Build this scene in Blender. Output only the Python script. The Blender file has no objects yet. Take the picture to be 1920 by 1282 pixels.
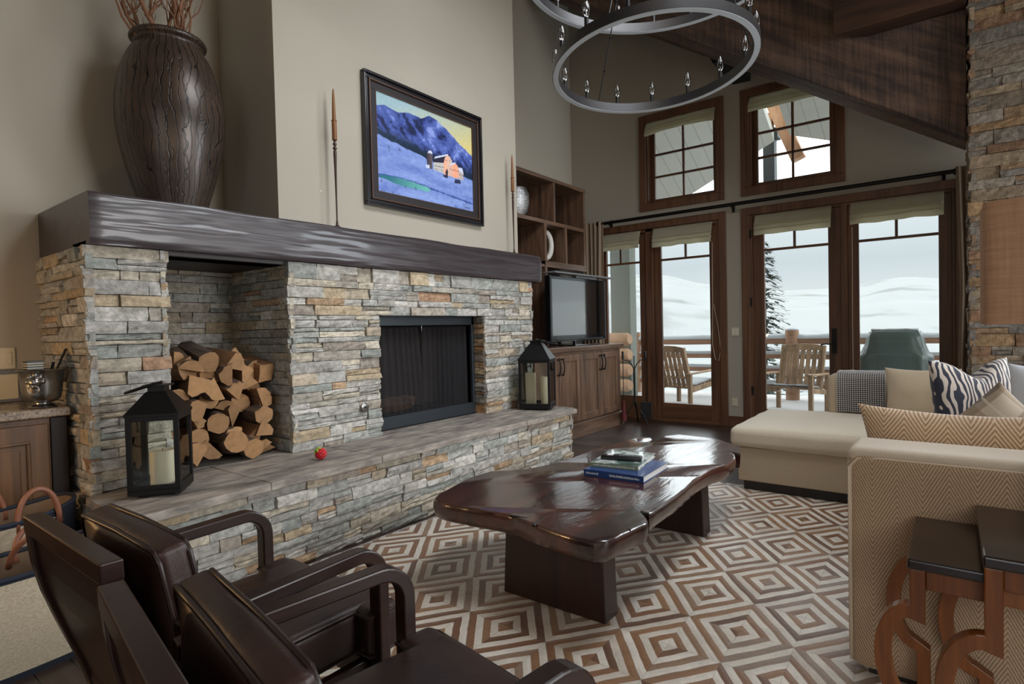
import bpy, bmesh, math, random
from mathutils import Vector, Matrix, noise

SC = bpy.context.scene
COL = SC.collection
PI = math.pi

# ---------------------------------------------------------------- camera
YAW, PITCH, ROLL, FPX = 0.654406, -0.022962, -0.023692, 1076.92
f0 = Vector((math.cos(YAW)*math.cos(PITCH), math.sin(YAW)*math.cos(PITCH), math.sin(PITCH)))
r0 = Vector((math.sin(YAW), -math.cos(YAW), 0.0))
u0 = r0.cross(f0)
rr = math.cos(ROLL)*r0 + math.sin(ROLL)*u0
uu = -math.sin(ROLL)*r0 + math.cos(ROLL)*u0
cam_data = bpy.data.cameras.new('camera')
cam_data.sensor_width = 36.0
cam_data.lens = 36.0*FPX/1920.0
cam_data.clip_start = 0.05
cam_data.clip_end = 5000
cam = bpy.data.objects.new('camera', cam_data)
cam.matrix_world = Matrix(((rr.x, uu.x, -f0.x, 0), (rr.y, uu.y, -f0.y, 0), (rr.z, uu.z, -f0.z, 1.25), (0, 0, 0, 1)))
COL.objects.link(cam)
SC.camera = cam

# ---------------------------------------------------------------- view, sky
vs = SC.view_settings
vs.view_transform = 'Standard'
vs.look = 'None'
vs.gamma = 1.0
vs.use_curve_mapping = False
vs.exposure = 0.22

world = bpy.data.worlds.new('overcast_sky')
SC.world = world
world.use_nodes = True
wn = world.node_tree
wn.nodes.clear()
w_out = wn.nodes.new('ShaderNodeOutputWorld')
w_bg = wn.nodes.new('ShaderNodeBackground')
w_tc = wn.nodes.new('ShaderNodeTexCoord')
w_sep = wn.nodes.new('ShaderNodeSeparateXYZ')
w_ramp = wn.nodes.new('ShaderNodeValToRGB')
w_noise = wn.nodes.new('ShaderNodeTexNoise')
w_add = wn.nodes.new('ShaderNodeMath'); w_add.operation = 'MULTIPLY_ADD'
w_noise.inputs['Scale'].default_value = 2.5
w_noise.inputs['Detail'].default_value = 4
wn.links.new(w_tc.outputs['Generated'], w_sep.inputs[0])
wn.links.new(w_tc.outputs['Generated'], w_noise.inputs['Vector'])
wn.links.new(w_noise.outputs['Fac'], w_add.inputs[0])
w_add.inputs[1].default_value = 0.04
wn.links.new(w_sep.outputs['Z'], w_add.inputs[2])
wn.links.new(w_add.outputs[0], w_ramp.inputs[0])
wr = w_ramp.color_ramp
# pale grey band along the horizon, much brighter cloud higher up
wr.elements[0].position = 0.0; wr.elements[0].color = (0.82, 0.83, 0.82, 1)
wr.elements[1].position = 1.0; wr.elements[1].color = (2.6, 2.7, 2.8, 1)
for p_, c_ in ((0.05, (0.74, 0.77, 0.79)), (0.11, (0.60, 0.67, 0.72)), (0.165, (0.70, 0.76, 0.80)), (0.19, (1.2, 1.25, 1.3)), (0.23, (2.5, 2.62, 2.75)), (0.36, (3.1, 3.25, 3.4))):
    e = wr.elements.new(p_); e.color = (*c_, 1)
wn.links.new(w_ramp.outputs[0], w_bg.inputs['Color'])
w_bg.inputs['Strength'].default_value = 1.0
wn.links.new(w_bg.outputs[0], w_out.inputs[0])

# ---------------------------------------------------------------- lights
def area(name, loc, target, sx, sy, energy, color, portal=False, spread=PI):
    l = bpy.data.lights.new(name, 'AREA')
    l.shape = 'RECTANGLE'; l.size = sx; l.size_y = sy; l.energy = energy; l.color = color
    l.spread = spread
    if portal: l.cycles.is_portal = True
    o = bpy.data.objects.new(name, l)
    o.location = loc
    d = Vector(target) - Vector(loc)
    o.rotation_euler = d.to_track_quat('-Z', 'Y').to_euler()
    COL.objects.link(o)
    return o

FILL_COOL = (0.86, 0.94, 1.0)
# added fill light right of the stone column, set in an invented window
area('fill_beyond_column', (7.28, -2.45, 1.75), (3.0, 1.8, 1.4), 2.5, 2.5, 225, FILL_COOL)
# added fill lights at invented openings in the right-hand and rear walls
area('fill_right_wall', (3.4, -4.9, 2.0), (3.3, 3.4, 1.3), 2.4, 2.4, 80, (0.97, 0.97, 0.97), spread=math.radians(120))
area('fill_rear_wall', (-3.4, -1.5, 2.2), (3.0, 1.5, 1.2), 3.0, 2.4, 8, (1.0, 0.93, 0.84))
# added overhead fill light below the uncut ceiling, above the frame
area('fill_overhead', (3.3, 0.35, 4.56), (3.6, 2.9, 0.9), 2.2, 1.2, 50, (0.90, 0.95, 1.0), spread=math.radians(105))
# sky portals in the glazed openings the photo shows
area('portal_left_doors', (7.40, 3.05, 1.3), (0, 3.05, 1.3), 1.7, 2.3, 1, (1, 1, 1), True)
area('portal_right_doors', (7.40, 0.93, 1.3), (0, 0.93, 1.3), 1.9, 2.3, 1, (1, 1, 1), True)
area('portal_left_upper', (7.40, 2.72, 3.37), (0, 2.72, 3.37), 0.9, 1.05, 1, (1, 1, 1), True)
area('portal_right_upper', (7.40, 1.44, 3.37), (0, 1.44, 3.37), 0.9, 1.05, 1, (1, 1, 1), True)

def lamp(name, loc, energy, color, r=0.06):
    l = bpy.data.lights.new(name, 'POINT')
    l.energy = energy; l.color = color; l.shadow_soft_size = r
    o = bpy.data.objects.new(name, l); o.location = loc
    COL.objects.link(o)
    return o
# warm lamp of the bar counter at the left, out of frame; warm lamp light high in the room
lamp('counter_lamp', (-0.15, 3.45, 0.95), 11, (1.0, 0.58, 0.24))
# added warm fill light behind the camera, brightens the near sofa arm
lamp('fill_lamp_rear', (-0.5, -1.3, 1.6), 17, (1.0, 0.80, 0.60), 0.15)
lamp('gable_lamp', (1.6, 0.6, 4.6), 10, (1.0, 0.66, 0.38), 0.25)

# ---------------------------------------------------------------- mesh helpers
WM = {}
def mat_of(o):
    return WM.get(o.name, Matrix.Identity(4)) if o else Matrix.Identity(4)

class MB:
    def __init__(s):
        s.v = []; s.f = []; s.mi = []; s.c = []; s.cur = (1, 1, 1); s.useC = False
    def add(s, vs, fs, mi=0, cols=None):
        b = len(s.v)
        s.v += [Vector(p) for p in vs]
        s.c += (cols if cols else [s.cur]*len(vs))
        s.f += [tuple(i+b for i in f) for f in fs]
        s.mi += [mi]*len(fs)
        return s
    def box(s, x0, x1, y0, y1, z0, z1, mi=0):
        vs = [(x, y, z) for x in (x0, x1) for y in (y0, y1) for z in (z0, z1)]
        return s.add(vs, [(0, 1, 3, 2), (4, 6, 7, 5), (0, 4, 5, 1), (2, 3, 7, 6), (0, 2, 6, 4), (1, 5, 7, 3)], mi)
    def obox(s, c, a, b, d, mi=0):
        c, a, b, d = map(Vector, (c, a, b, d))
        vs = [c+i*a+j*b+k*d for i in (-1, 1) for j in (-1, 1) for k in (-1, 1)]
        return s.add(vs, [(0, 1, 3, 2), (4, 6, 7, 5), (0, 4, 5, 1), (2, 3, 7, 6), (0, 2, 6, 4), (1, 5, 7, 3)], mi)
    def bar(s, p0, p1, w, t, up=(0, 0, 1), mi=0):
        p0, p1, up = Vector(p0), Vector(p1), Vector(up)
        d = (p1-p0); a = d/2; n = d.normalized()
        side = n.cross(up)
        if side.length < 1e-4: side = n.cross(Vector((1, 0, 0)))
        side.normalize(); u2 = side.cross(n)
        return s.obox((p0+p1)/2, a, side*w/2, u2*t/2, mi)
    def frame_dir(s, d):
        d = d.normalized()
        a = Vector((0, 0, 1)) if abs(d.z) < .9 else Vector((1, 0, 0))
        x = d.cross(a).normalized(); y = d.cross(x)
        return x, y
    def tube(s, pts, r, n=10, closed=False, mi=0, cap=True):
        pts = [Vector(p) for p in pts]; m = len(pts)
        rs = r if isinstance(r, (list, tuple)) else [r]*m
        vs = []; px = None
        for i, p in enumerate(pts):
            if closed: d = pts[(i+1) % m]-pts[i-1]
            else: d = pts[min(i+1, m-1)]-pts[max(i-1, 0)]
            if d.length < 1e-9: d = Vector((0, 0, 1))
            d.normalize()
            if px is None: x, y = s.frame_dir(d)
            else:
                x = px-d*px.dot(d)
                if x.length < 1e-5: x, _ = s.frame_dir(d)
                x.normalize()
            y = d.cross(x); px = x
            vs += [p+(x*math.cos(2*PI*k/n)+y*math.sin(2*PI*k/n))*rs[i] for k in range(n)]
        fs = []
        for i in range(m if closed else m-1):
            j = (i+1) % m
            fs += [(i*n+k, i*n+(k+1) % n, j*n+(k+1) % n, j*n+k) for k in range(n)]
        if not closed and cap:
            fs += [tuple(range(n))[::-1], tuple((m-1)*n+k for k in range(n))]
        return s.add(vs, fs, mi)
    def cyl(s, p0, p1, r0, r1=None, n=16, mi=0):
        return s.tube([p0, p1], [r0, r0 if r1 is None else r1], n, mi=mi)
    def lathe(s, prof, c=(0, 0, 0), n=32, mi=0):
        c = Vector(c); vs = []; m = len(prof)
        for r, z in prof:
            vs += [c+Vector((r*math.cos(2*PI*k/n), r*math.sin(2*PI*k/n), z)) for k in range(n)]
        fs = [(i*n+k, i*n+(k+1) % n, (i+1)*n+(k+1) % n, (i+1)*n+k) for i in range(m-1) for k in range(n)]
        if prof[0][0] > 1e-6: fs.append(tuple(range(n))[::-1])
        if prof[-1][0] > 1e-6: fs.append(tuple((m-1)*n+k for k in range(n)))
        return s.add(vs, fs, mi)
    def prism(s, poly, e0, e1, fn=None, mi=0):
        # poly in 2D, extruded between e0 and e1; fn(a,b,e) -> 3D point (default a,b are x,y and e is z)
        fn = fn or (lambda a, b, e: (a, b, e))
        n = len(poly)
        vs = [fn(a, b, e0) for a, b in poly]+[fn(a, b, e1) for a, b in poly]
        fs = [tuple(range(n))[::-1], tuple(range(n, 2*n))]+[(k, (k+1) % n, n+(k+1) % n, n+k) for k in range(n)]
        return s.add(vs, fs, mi)
    def grid(s, fn, nu, nv, mi=0, cu=False, cols=None):
        vs = [fn(i/nu, j/nv) for i in range(nu if cu else nu+1) for j in range(nv+1)]
        w = nv+1; N = nu
        fs = []
        for i in range(N):
            i2 = (i+1) % nu if cu else i+1
            fs += [(i*w+j, i2*w+j, i2*w+j+1, i*w+j+1) for j in range(nv)]
        cc = None
        if cols: cc = [cols(i/nu, j/nv) for i in range(nu if cu else nu+1) for j in range(nv+1)]
        return s.add(vs, fs, mi, cc)
    def sheet(s, fn, nu, nv, th, mi=0):
        # a grid with thickness th along its normals
        e = 1e-3
        P = [[Vector(fn(i/nu, j/nv)) for j in range(nv+1)] for i in range(nu+1)]
        def nrm(i, j):
            a = P[min(i+1, nu)][j]-P[max(i-1, 0)][j]; b = P[i][min(j+1, nv)]-P[i][max(j-1, 0)]
            n = a.cross(b); return n.normalized() if n.length > 1e-9 else Vector((0, 0, 1))
        vs = [P[i][j]+nrm(i, j)*th/2 for i in range(nu+1) for j in range(nv+1)]+[P[i][j]-nrm(i, j)*th/2 for i in range(nu+1) for j in range(nv+1)]
        w = nv+1; o = (nu+1)*w; fs = []
        for i in range(nu):
            for j in range(nv):
                a, b, c, d = i*w+j, (i+1)*w+j, (i+1)*w+j+1, i*w+j+1
                fs += [(a, b, c, d), (o+d, o+c, o+b, o+a)]
        for i in range(nu):
            fs += [(i*w, o+i*w, o+(i+1)*w, (i+1)*w), (i*w+nv, (i+1)*w+nv, o+(i+1)*w+nv, o+i*w+nv)]
        for j in range(nv):
            fs += [(j, j+1, o+j+1, o+j), (nu*w+j, o+nu*w+j, o+nu*w+j+1, nu*w+j+1)]
        return s.add(vs, fs, mi)
    def softbox(s, c, h, r, bulge=(0, 0, 0), n=8, M=None, mi=0, wob=0, seed=0):
        c = Vector(c); M = M or Matrix.Identity(3)
        vs = []; fs = []; idx = {}
        hx, hy, hz = h
        def pt(p):
            q = Vector((p[0]*hx, p[1]*hy, p[2]*hz))
            k = Vector([max(-(hh-r), min(hh-r, t)) for t, hh in zip(q, h)])
            d = q-k
            if d.length > 1e-9: q = k+d.normalized()*r
            for a in range(3):
                b, e2 = [i for i in range(3) if i != a]
                q[a] += p[a]*bulge[a]*(1-p[b]**2)*(1-p[e2]**2)
            if wob:
                nz = noise.noise_vector(Vector((q.x*7+seed, q.y*7, q.z*7)))
                q += nz*wob
            return c+M @ q
        # extra rows inside the rounding radius
        tss = []
        for hh in h:
            k = min(r/hh, .95); inner = max(2, n-4)
            t = [-1, -1+.13*k, -1+.42*k]+[-1+k+(2-2*k)*i/inner for i in range(inner+1)]+[1-.42*k, 1-.13*k, 1]
            tss.append(t)
        def key(p):
            return tuple(round(t, 5) for t in p)
        def vid(p):
            k = key(p)
            if k not in idx:
                idx[k] = len(vs); vs.append(pt(p))
            return idx[k]
        for a in range(3):
            for sg in (-1, 1):
                b, e2 = [i for i in range(3) if i != a]
                tb, te = tss[b], tss[e2]
                for i in range(len(tb)-1):
                    for j in range(len(te)-1):
                        quad = []
                        for u, v in ((tb[i], te[j]), (tb[i+1], te[j]), (tb[i+1], te[j+1]), (tb[i], te[j+1])):
                            p = [0, 0, 0]; p[a] = sg; p[b] = u; p[e2] = v
                            quad.append(vid(p))
                        fs.append(tuple(quad))
        return s.add(vs, fs, mi)
    def pillow(s, c, X, Y, Z, w, h, d, n=20, pinch=.12, crease=0, seed=0, mi=0, wob=.004):
        # cushion: X,Y span its face, Z is its thickness direction
        c, X, Y, Z = Vector(c), Vector(X).normalized(), Vector(Y).normalized(), Vector(Z).normalized()
        vs = []; fs = []
        def q(u, v, sg):
            e = (1-abs(u)**2.6)*(1-abs(v)**2.6)
            t = d/2*max(0, e)**.5
            su = 1-pinch*(1-v*v)*abs(u)**3*0.7
            sv = 1-pinch*(1-u*u)*abs(v)**3*0.7
            y = v*h/2*sv
            if crease and v > 0: y -= crease*h*math.exp(-(u*2.6)**2)*v**2
            nz = noise.noise(Vector((u*2.2+seed, v*2.2, sg*3)))*wob*4*(1-abs(u))*(1-abs(v))
            return c+X*(u*w/2*su)+Y*y+Z*(sg*(t+nz))
        for sg in (1, -1):
            b = len(vs)
            for i in range(n+1):
                for j in range(n+1):
                    u = math.sin((-1+2*i/n)*PI/2); v = math.sin((-1+2*j/n)*PI/2)
                    vs.append(q(u, v, sg))
            for i in range(n):
                for j in range(n):
                    a = b+i*(n+1)+j
                    f = (a, a+n+1, a+n+2, a+1)
                    fs.append(f if sg > 0 else f[::-1])
        return s.add(vs, fs, mi)
    def xf(s, M, start=0):
        for i in range(start, len(s.v)): s.v[i] = M @ s.v[i]
        return s
    def build(s, name, mats, parent=None, local=False, smooth=None, bevel=0, seg=2, sub=0, weld=False, recalc=True):
        me = bpy.data.meshes.new(name)
        inv = Matrix.Identity(4) if (local or parent is None) else mat_of(parent).inverted()
        vs = [tuple(inv @ v) for v in s.v]
        me.from_pydata(vs, [], s.f)
        mats = mats if isinstance(mats, (list, tuple)) else [mats]
        for m in mats: me.materials.append(m)
        if len(mats) > 1: me.polygons.foreach_set('material_index', s.mi)
        if s.useC:
            at = me.color_attributes.new('Col', 'FLOAT_COLOR', 'POINT')
            flat = []
            for c in s.c: flat += [c[0], c[1], c[2], 1.0]
            at.data.foreach_set('color', flat)
        if weld or recalc:
            bm = bmesh.new(); bm.from_mesh(me)
            if weld: bmesh.ops.remove_doubles(bm, verts=bm.verts, dist=1e-5)
            if recalc: bmesh.ops.recalc_face_normals(bm, faces=bm.faces)
            bm.to_mesh(me); bm.free()
        if smooth:
            me.polygons.foreach_set('use_smooth', [True]*len(me.polygons))
            if smooth is not True and smooth < 180: me.set_sharp_from_angle(angle=math.radians(smooth))
        me.update()
        o = bpy.data.objects.new(name, me)
        COL.objects.link(o)
        if parent is not None:
            o.parent = parent
            WM[o.name] = mat_of(parent)
        if bevel:
            b = o.modifiers.new('bevel', 'BEVEL'); b.width = bevel; b.segments = seg; b.limit_method = 'ANGLE'
            b.angle_limit = math.radians(40)
        if sub:
            b = o.modifiers.new('sub', 'SUBSURF'); b.levels = sub; b.render_levels = sub
        return o

def tag(o, label=None, cat=None, group=None, kind=None):
    if label: o['label'] = label
    if cat: o['category'] = cat
    if group: o['group'] = group
    if kind: o['kind'] = kind
    return o
def thing(name, label, cat, loc=(0, 0, 0), rz=0, group=None):
    o = bpy.data.objects.new(name, None); COL.objects.link(o)
    o.empty_display_size = .1
    o.location = loc; o.rotation_euler = (0, 0, rz)
    WM[o.name] = Matrix.Translation(loc) @ Matrix.Rotation(rz, 4, 'Z')
    return tag(o, label, cat, group)
def solo(name, mb, mats, label, cat, base, rz=0, group=None, local=False, **kw):
    # one thing that is a single mesh, its origin at its base
    M = Matrix.Translation(base) @ Matrix.Rotation(rz, 4, 'Z')
    if not local: mb.xf(M.inverted())
    o = mb.build(name, mats, None, **kw)
    o.location = base; o.rotation_euler = (0, 0, rz)
    WM[o.name] = M
    return tag(o, label, cat, group)
def struct(name, mb, mats, parent=None, **kw):
    o = mb.build(name, mats, parent, **kw)
    if parent is None: o['kind'] = 'structure'
    return o
def dup(root, loc, rz, label, group=None):
    r = root.copy(); COL.objects.link(r); r.location = loc; r.rotation_euler = (0, 0, rz); r['label'] = label
    if group: r['group'] = group
    WM[r.name] = Matrix.Translation(loc) @ Matrix.Rotation(rz, 4, 'Z')
    for ch in list(root.children):
        c = ch.copy(); COL.objects.link(c); c.parent = r
        for g in list(ch.children):
            d = g.copy(); COL.objects.link(d); d.parent = c
    return r

# ---------------------------------------------------------------- material helpers
def nm(name):
    m = bpy.data.materials.new(name); m.use_nodes = True
    nt = m.node_tree
    return m, nt, nt.nodes['Principled BSDF']
def S(b, **kw):
    for k, v in kw.items():
        b.inputs[k.replace('_', ' ')].default_value = v
def c4(c): return (c[0], c[1], c[2], 1)
def srgb(r, g, b):
    f = lambda t: (t/255/12.92) if t/255 <= .04045 else ((t/255+.055)/1.055)**2.4
    return (f(r), f(g), f(b))
class G:
    def __init__(s, nt): s.nt = nt
    def n(s, t, ins=None, **props):
        x = s.nt.nodes.new('ShaderNode'+t)
        for k, v in props.items(): setattr(x, k, v)
        for k, v in (ins or {}).items():
            if isinstance(v, bpy.types.NodeSocket): s.nt.links.new(v, x.inputs[k])
            else: x.inputs[k].default_value = v
        return x
    def math(s, op, a, b=0.0, c=0.0):
        x = s.n('Math', operation=op)
        for i, v in enumerate((a, b, c)):
            if isinstance(v, bpy.types.NodeSocket): s.nt.links.new(v, x.inputs[i])
            else: x.inputs[i].default_value = v
        return x.outputs[0]
    def mix(s, f, a, b, mode='MIX'):
        x = s.n('Mix', data_type='RGBA', blend_type=mode)
        for i, v in ((0, f), (6, a), (7, b)):
            if isinstance(v, bpy.types.NodeSocket): s.nt.links.new(v, x.inputs[i])
            else: x.inputs[i].default_value = v if i == 0 else c4(v)
        return x.outputs[2]
    def obj(s): return s.n('TexCoord').outputs['Object']
    def map(s, vec, scale=(1, 1, 1), rot=(0, 0, 0), loc=(0, 0, 0)):
        return s.n('Mapping', {'Vector': vec, 'Scale': scale, 'Rotation': rot, 'Location': loc}).outputs[0]
    def noise(s, vec, scale, detail=4, rough=.55, dist=0.0):
        return s.n('TexNoise', {'Vector': vec, 'Scale': scale, 'Detail': detail, 'Roughness': rough, 'Distortion': dist}).outputs['Fac']
    def ramp(s, f, stops):
        x = s.n('ValToRGB', {'Fac': f}); r = x.color_ramp
        while len(r.elements) < len(stops): r.elements.new(.5)
        for e, (p, c) in zip(r.elements, stops): e.position = p; e.color = c4(c)
        return x.outputs[0]
    def bump(s, h, strength=.3, dist=.01, bsdf=None):
        x = s.n('Bump', {'Height': h, 'Strength': strength, 'Distance': dist})
        if bsdf: s.nt.links.new(x.outputs[0], bsdf.inputs['Normal'])
        return x.outputs[0]
    def to(s, a, b, name): s.nt.links.new(a, b.inputs[name])

def m_plain(name, col, rough=.5, metal=0, var=.08, vs=6, bump=0, bs=60, coat=0, sheen=0, spec=.5, bd=.002):
    m, nt, b = nm(name); g = G(nt); v = g.obj()
    S(b, Roughness=rough, Metallic=metal)
    b.inputs['Specular IOR Level'].default_value = spec
    if coat: b.inputs['Coat Weight'].default_value = coat; b.inputs['Coat Roughness'].default_value = .12
    if sheen: b.inputs['Sheen Weight'].default_value = sheen
    f = g.noise(v, vs)
    c = g.mix(f, [t*(1-var) for t in col], [t*(1+var) for t in col])
    g.to(c, b, 'Base Color')
    if bump: g.bump(g.noise(v, bs, 3), bump, bd, b)
    return m
def m_wood(name, dark, light, axis='x', scale=7, stretch=14, rough=.4, coat=0, bump=.15, fine=1.0, spec=.5):
    m, nt, b = nm(name); g = G(nt)
    sc = [scale]*3; sc['xyz'.index(axis)] = scale/stretch
    v = g.map(g.obj(), sc)
    f1 = g.noise(v, 1.0, 5, .6, .8)
    sc2 = [scale*9]*3; sc2['xyz'.index(axis)] = scale/stretch*2.5
    f2 = g.noise(g.map(g.obj(), sc2), 1.0, 3, .6)
    f = g.math('ADD', g.math('MULTIPLY', f1, .75), g.math('MULTIPLY', f2, .3*fine))
    col = g.ramp(f, [(.36, dark), (.68, light)])
    g.to(col, b, 'Base Color')
    S(b, Roughness=rough); b.inputs['Specular IOR Level'].default_value = spec
    if coat: b.inputs['Coat Weight'].default_value = coat; b.inputs['Coat Roughness'].default_value = .1
    g.bump(f, bump, .004, b)
    return m
def m_vcol(name, rough=.8, bump=.4, bs=40, var=.3, vs=30, bd=.006, spec=.35, streak=None):
    m, nt, b = nm(name); g = G(nt); v = g.obj()
    a = g.n('VertexColor', layer_name='Col').outputs['Color']
    f = g.noise(v, vs, 6, .65)
    if streak: f = g.noise(g.map(v, streak), 1.0, 6, .65)
    k = g.ramp(f, [(.36, (1-var,)*3), (.64, (1+var,)*3)])
    c = g.mix(1.0, a, (1, 1, 1), 'MULTIPLY')
    x = g.n('Mix', data_type='RGBA', blend_type='MULTIPLY'); x.inputs[0].default_value = 1
    nt.links.new(a, x.inputs[6]); nt.links.new(k, x.inputs[7])
    g.to(x.outputs[2], b, 'Base Color')
    S(b, Roughness=rough); b.inputs['Specular IOR Level'].default_value = spec
    if bump: g.bump(g.noise(v, bs, 8, .7), bump, bd, b)
    return m
def m_glass(name, tint=(.96, .98, .97), refl=.05):
    m, nt, b = nm(name); g = G(nt)
    nt.nodes.remove(b)
    t = g.n('BsdfTransparent', {'Color': c4(tint)})
    gl = g.n('BsdfGlossy', {'Roughness': .02, 'Color': (1, 1, 1, 1)})
    fr = g.n('Fresnel', {'IOR': 1.35})
    mx = g.n('MixShader', {0: fr.outputs[0], 1: t.outputs[0], 2: gl.outputs[0]})
    nt.links.new(mx.outputs[0], nt.nodes['Material Output'].inputs[0])
    return m

# ---------------------------------------------------------------- materials
M = {}
def m_leather():
    m, nt, b = nm('brown_leather'); g = G(nt); v = g.obj()
    f = g.noise(v, 4.5, 5, .6); cr = g.noise(g.map(v, (9, 9, 9)), 1.0, 6, .65, 1.2)
    c = g.ramp(f, [(.34, srgb(36, 22, 20)), (.66, srgb(58, 37, 32))])
    g.to(c, b, 'Base Color')
    rr_ = g.math('ADD', g.math('MULTIPLY', f, .3), .24)
    nt.links.new(rr_, b.inputs['Roughness'])
    vo = g.n('TexVoronoi', {'Vector': v, 'Scale': 260.0}, feature='DISTANCE_TO_EDGE').outputs['Distance']
    h = g.math('ADD', g.math('MULTIPLY', vo, .12), g.math('MULTIPLY', cr, .8))
    g.bump(h, .35, .008, b)
    return m
def m_translucent(name, col, amt):
    m, nt, b = nm(name); g = G(nt); v = g.obj()
    f = g.noise(g.map(v, (160, 160, 160)), 1.0, 3)
    c = g.mix(f, [t*.85 for t in col], [min(1, t*1.1) for t in col])
    g.to(c, b, 'Base Color'); S(b, Roughness=.9)
    t = g.n('BsdfTranslucent'); nt.links.new(c, t.inputs['Color'])
    mx = g.n('MixShader', {0: amt, 1: b.outputs[0], 2: t.outputs[0]})
    nt.links.new(mx.outputs[0], nt.nodes['Material Output'].inputs[0])
    return m
def m_beam():
    m, nt, b = nm('rough_sawn_beam'); g = G(nt)
    # grain runs along the slope; saw marks cross it
    v = g.map(g.obj(), (1, 1, 1), (-.586, 0, 0))
    f1 = g.noise(g.map(v, (6, 1.1, 9)), 1.0, 5, .65, .5)
    f2 = g.noise(g.map(g.obj(), (8, 62, 2.6)), 1.0, 3, .6)
    f3 = g.noise(g.map(v, (2, .5, 4.5)), 1.0, 2)
    f = g.math('ADD', g.math('MULTIPLY', f1, .5), g.math('ADD', g.math('MULTIPLY', f2, .3), g.math('MULTIPLY', f3, .3)))
    c = g.ramp(f, [(.36, srgb(36, 30, 30)), (.5, srgb(72, 58, 53)), (.66, srgb(118, 94, 78))])
    g.to(c, b, 'Base Color'); S(b, Roughness=.75)
    g.bump(f, .6, .006, b)
    return m
M['wall'] = m_plain('taupe_wall_paint', srgb(174, 167, 153), .85, var=.03, vs=3, bump=.12, bs=220, bd=.001)
M['ceiling'] = m_plain('ceiling_paint', srgb(150, 140, 125), .9, var=.03)
M['trim'] = m_wood('stained_trim_wood', srgb(68, 44, 31), srgb(122, 84, 59), 'z', 9, 16, .38, bump=.06)
M['trimh'] = m_wood('stained_trim_wood_across', srgb(68, 44, 31), srgb(122, 84, 59), 'y', 9, 16, .38, bump=.06)
M['beam'] = m_beam()
M['mantel'] = m_wood('dark_hewn_mantel', srgb(38, 32, 36), srgb(70, 59, 62), 'x', 10, 20, .36, bump=.5, coat=.25, spec=.7)
M['cab'] = m_wood('brown_cabinet_wood', srgb(66, 48, 37), srgb(136, 104, 82), 'z', 8, 9, .4, bump=.08)
M['cabh'] = m_wood('brown_cabinet_wood_across', srgb(66, 48, 37), srgb(132, 102, 80), 'x', 8, 9, .33, bump=.08)
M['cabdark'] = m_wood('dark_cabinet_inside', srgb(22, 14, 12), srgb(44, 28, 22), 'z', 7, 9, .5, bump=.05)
M['barcab'] = m_wood('honey_cabinet_wood', srgb(72, 48, 25), srgb(122, 84, 48), 'z', 9, 12, .4, bump=.05)
M['tabletop'] = m_wood('polished_slab_wood', srgb(20, 8, 7), srgb(88, 44, 32), 'x', 5, 7, .34, coat=1.0, bump=.16, spec=.4)
M['tabletop'].node_tree.nodes['Principled BSDF'].inputs['Coat IOR'].default_value = 1.65
def swirl():
    # polished but uneven lacquer over the figured slab
    nt = M['tabletop'].node_tree; b = nt.nodes['Principled BSDF']; g = G(nt)
    f = g.noise(g.map(g.obj(), (2.6, 9, 4)), 1.0, 5, .6, 1.6)
    x = g.n('Bump', {'Height': f, 'Strength': .16, 'Distance': .012})
    nt.links.new(x.outputs[0], b.inputs['Coat Normal'])
swirl()
M['tableleg'] = m_wood('table_leg_wood', srgb(27, 13, 11), srgb(56, 30, 23), 'z', 7, 9, .35, bump=.08)
M['chairwood'] = m_wood('dark_chair_wood', srgb(25, 14, 12), srgb(52, 30, 24), 'x', 12, 12, .33, bump=.06)
M['nesttop'] = m_wood('nest_table_top_wood', srgb(20, 12, 11), srgb(40, 25, 21), 'y', 6, 9, .25, coat=.2, bump=.03)
M['nestleg'] = m_wood('nest_table_leg_wood', srgb(84, 44, 17), srgb(138, 80, 34), 'z', 9, 9, .3, bump=.05)
M['deckwood'] = m_wood('weathered_teak', srgb(112, 88, 66), srgb(170, 142, 114), 'z', 9, 12, .7, bump=.1)
M['railwood'] = m_wood('log_rail_wood', srgb(120, 88, 68), srgb(168, 130, 104), 'y', 6, 8, .75, bump=.1)
M['logend'] = m_plain('peeled_log_wood', srgb(196, 158, 128), .7, var=.12, vs=9)
M['brace'] = m_wood('timber_brace_wood', srgb(160, 112, 80), srgb(200, 156, 122), 'z', 7, 8, .7)
M['bark'] = m_wood('log_bark', srgb(62, 48, 40), srgb(112, 90, 74), 'y', 14, 6, .9, bump=.8)
M['split'] = m_wood('split_log_wood', srgb(98, 68, 44), srgb(156, 114, 76), 'y', 12, 8, .85, bump=.35)
M['endgrain'] = m_plain('log_end_grain', srgb(162, 124, 86), .85, var=.4, vs=26, bump=.25, bs=90)
M['leather'] = m_leather()
M['piping'] = m_plain('leather_piping', srgb(40, 25, 22), .38, var=.08)
M['handleleather'] = m_plain('tan_leather', srgb(142, 92, 70), .45, var=.08)
M['blackmetal'] = m_plain('black_metal', srgb(30, 29, 30), .42, 0.6, var=.06)
M['darkiron'] = m_plain('dark_iron', srgb(44, 42, 42), .45, .8, var=.1)
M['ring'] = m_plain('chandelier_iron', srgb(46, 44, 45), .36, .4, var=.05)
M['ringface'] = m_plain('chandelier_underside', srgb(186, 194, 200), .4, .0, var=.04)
M['pewter'] = m_plain('pewter', srgb(150, 148, 144), .28, 1.0, var=.08, vs=14)
M['silver'] = m_plain('silver', srgb(205, 206, 208), .22, 1.0, var=.1, vs=60, bump=1.0, bs=70, bd=.01)
M['wax'] = m_plain('cream_wax', srgb(232, 218, 188), .55, var=.03)
M['black'] = m_plain('black_plastic', srgb(20, 20, 22), .35, var=.04)
M['tvframe'] = m_plain('gloss_black_plastic', srgb(16, 18, 22), .12, var=.02, coat=.5)
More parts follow.
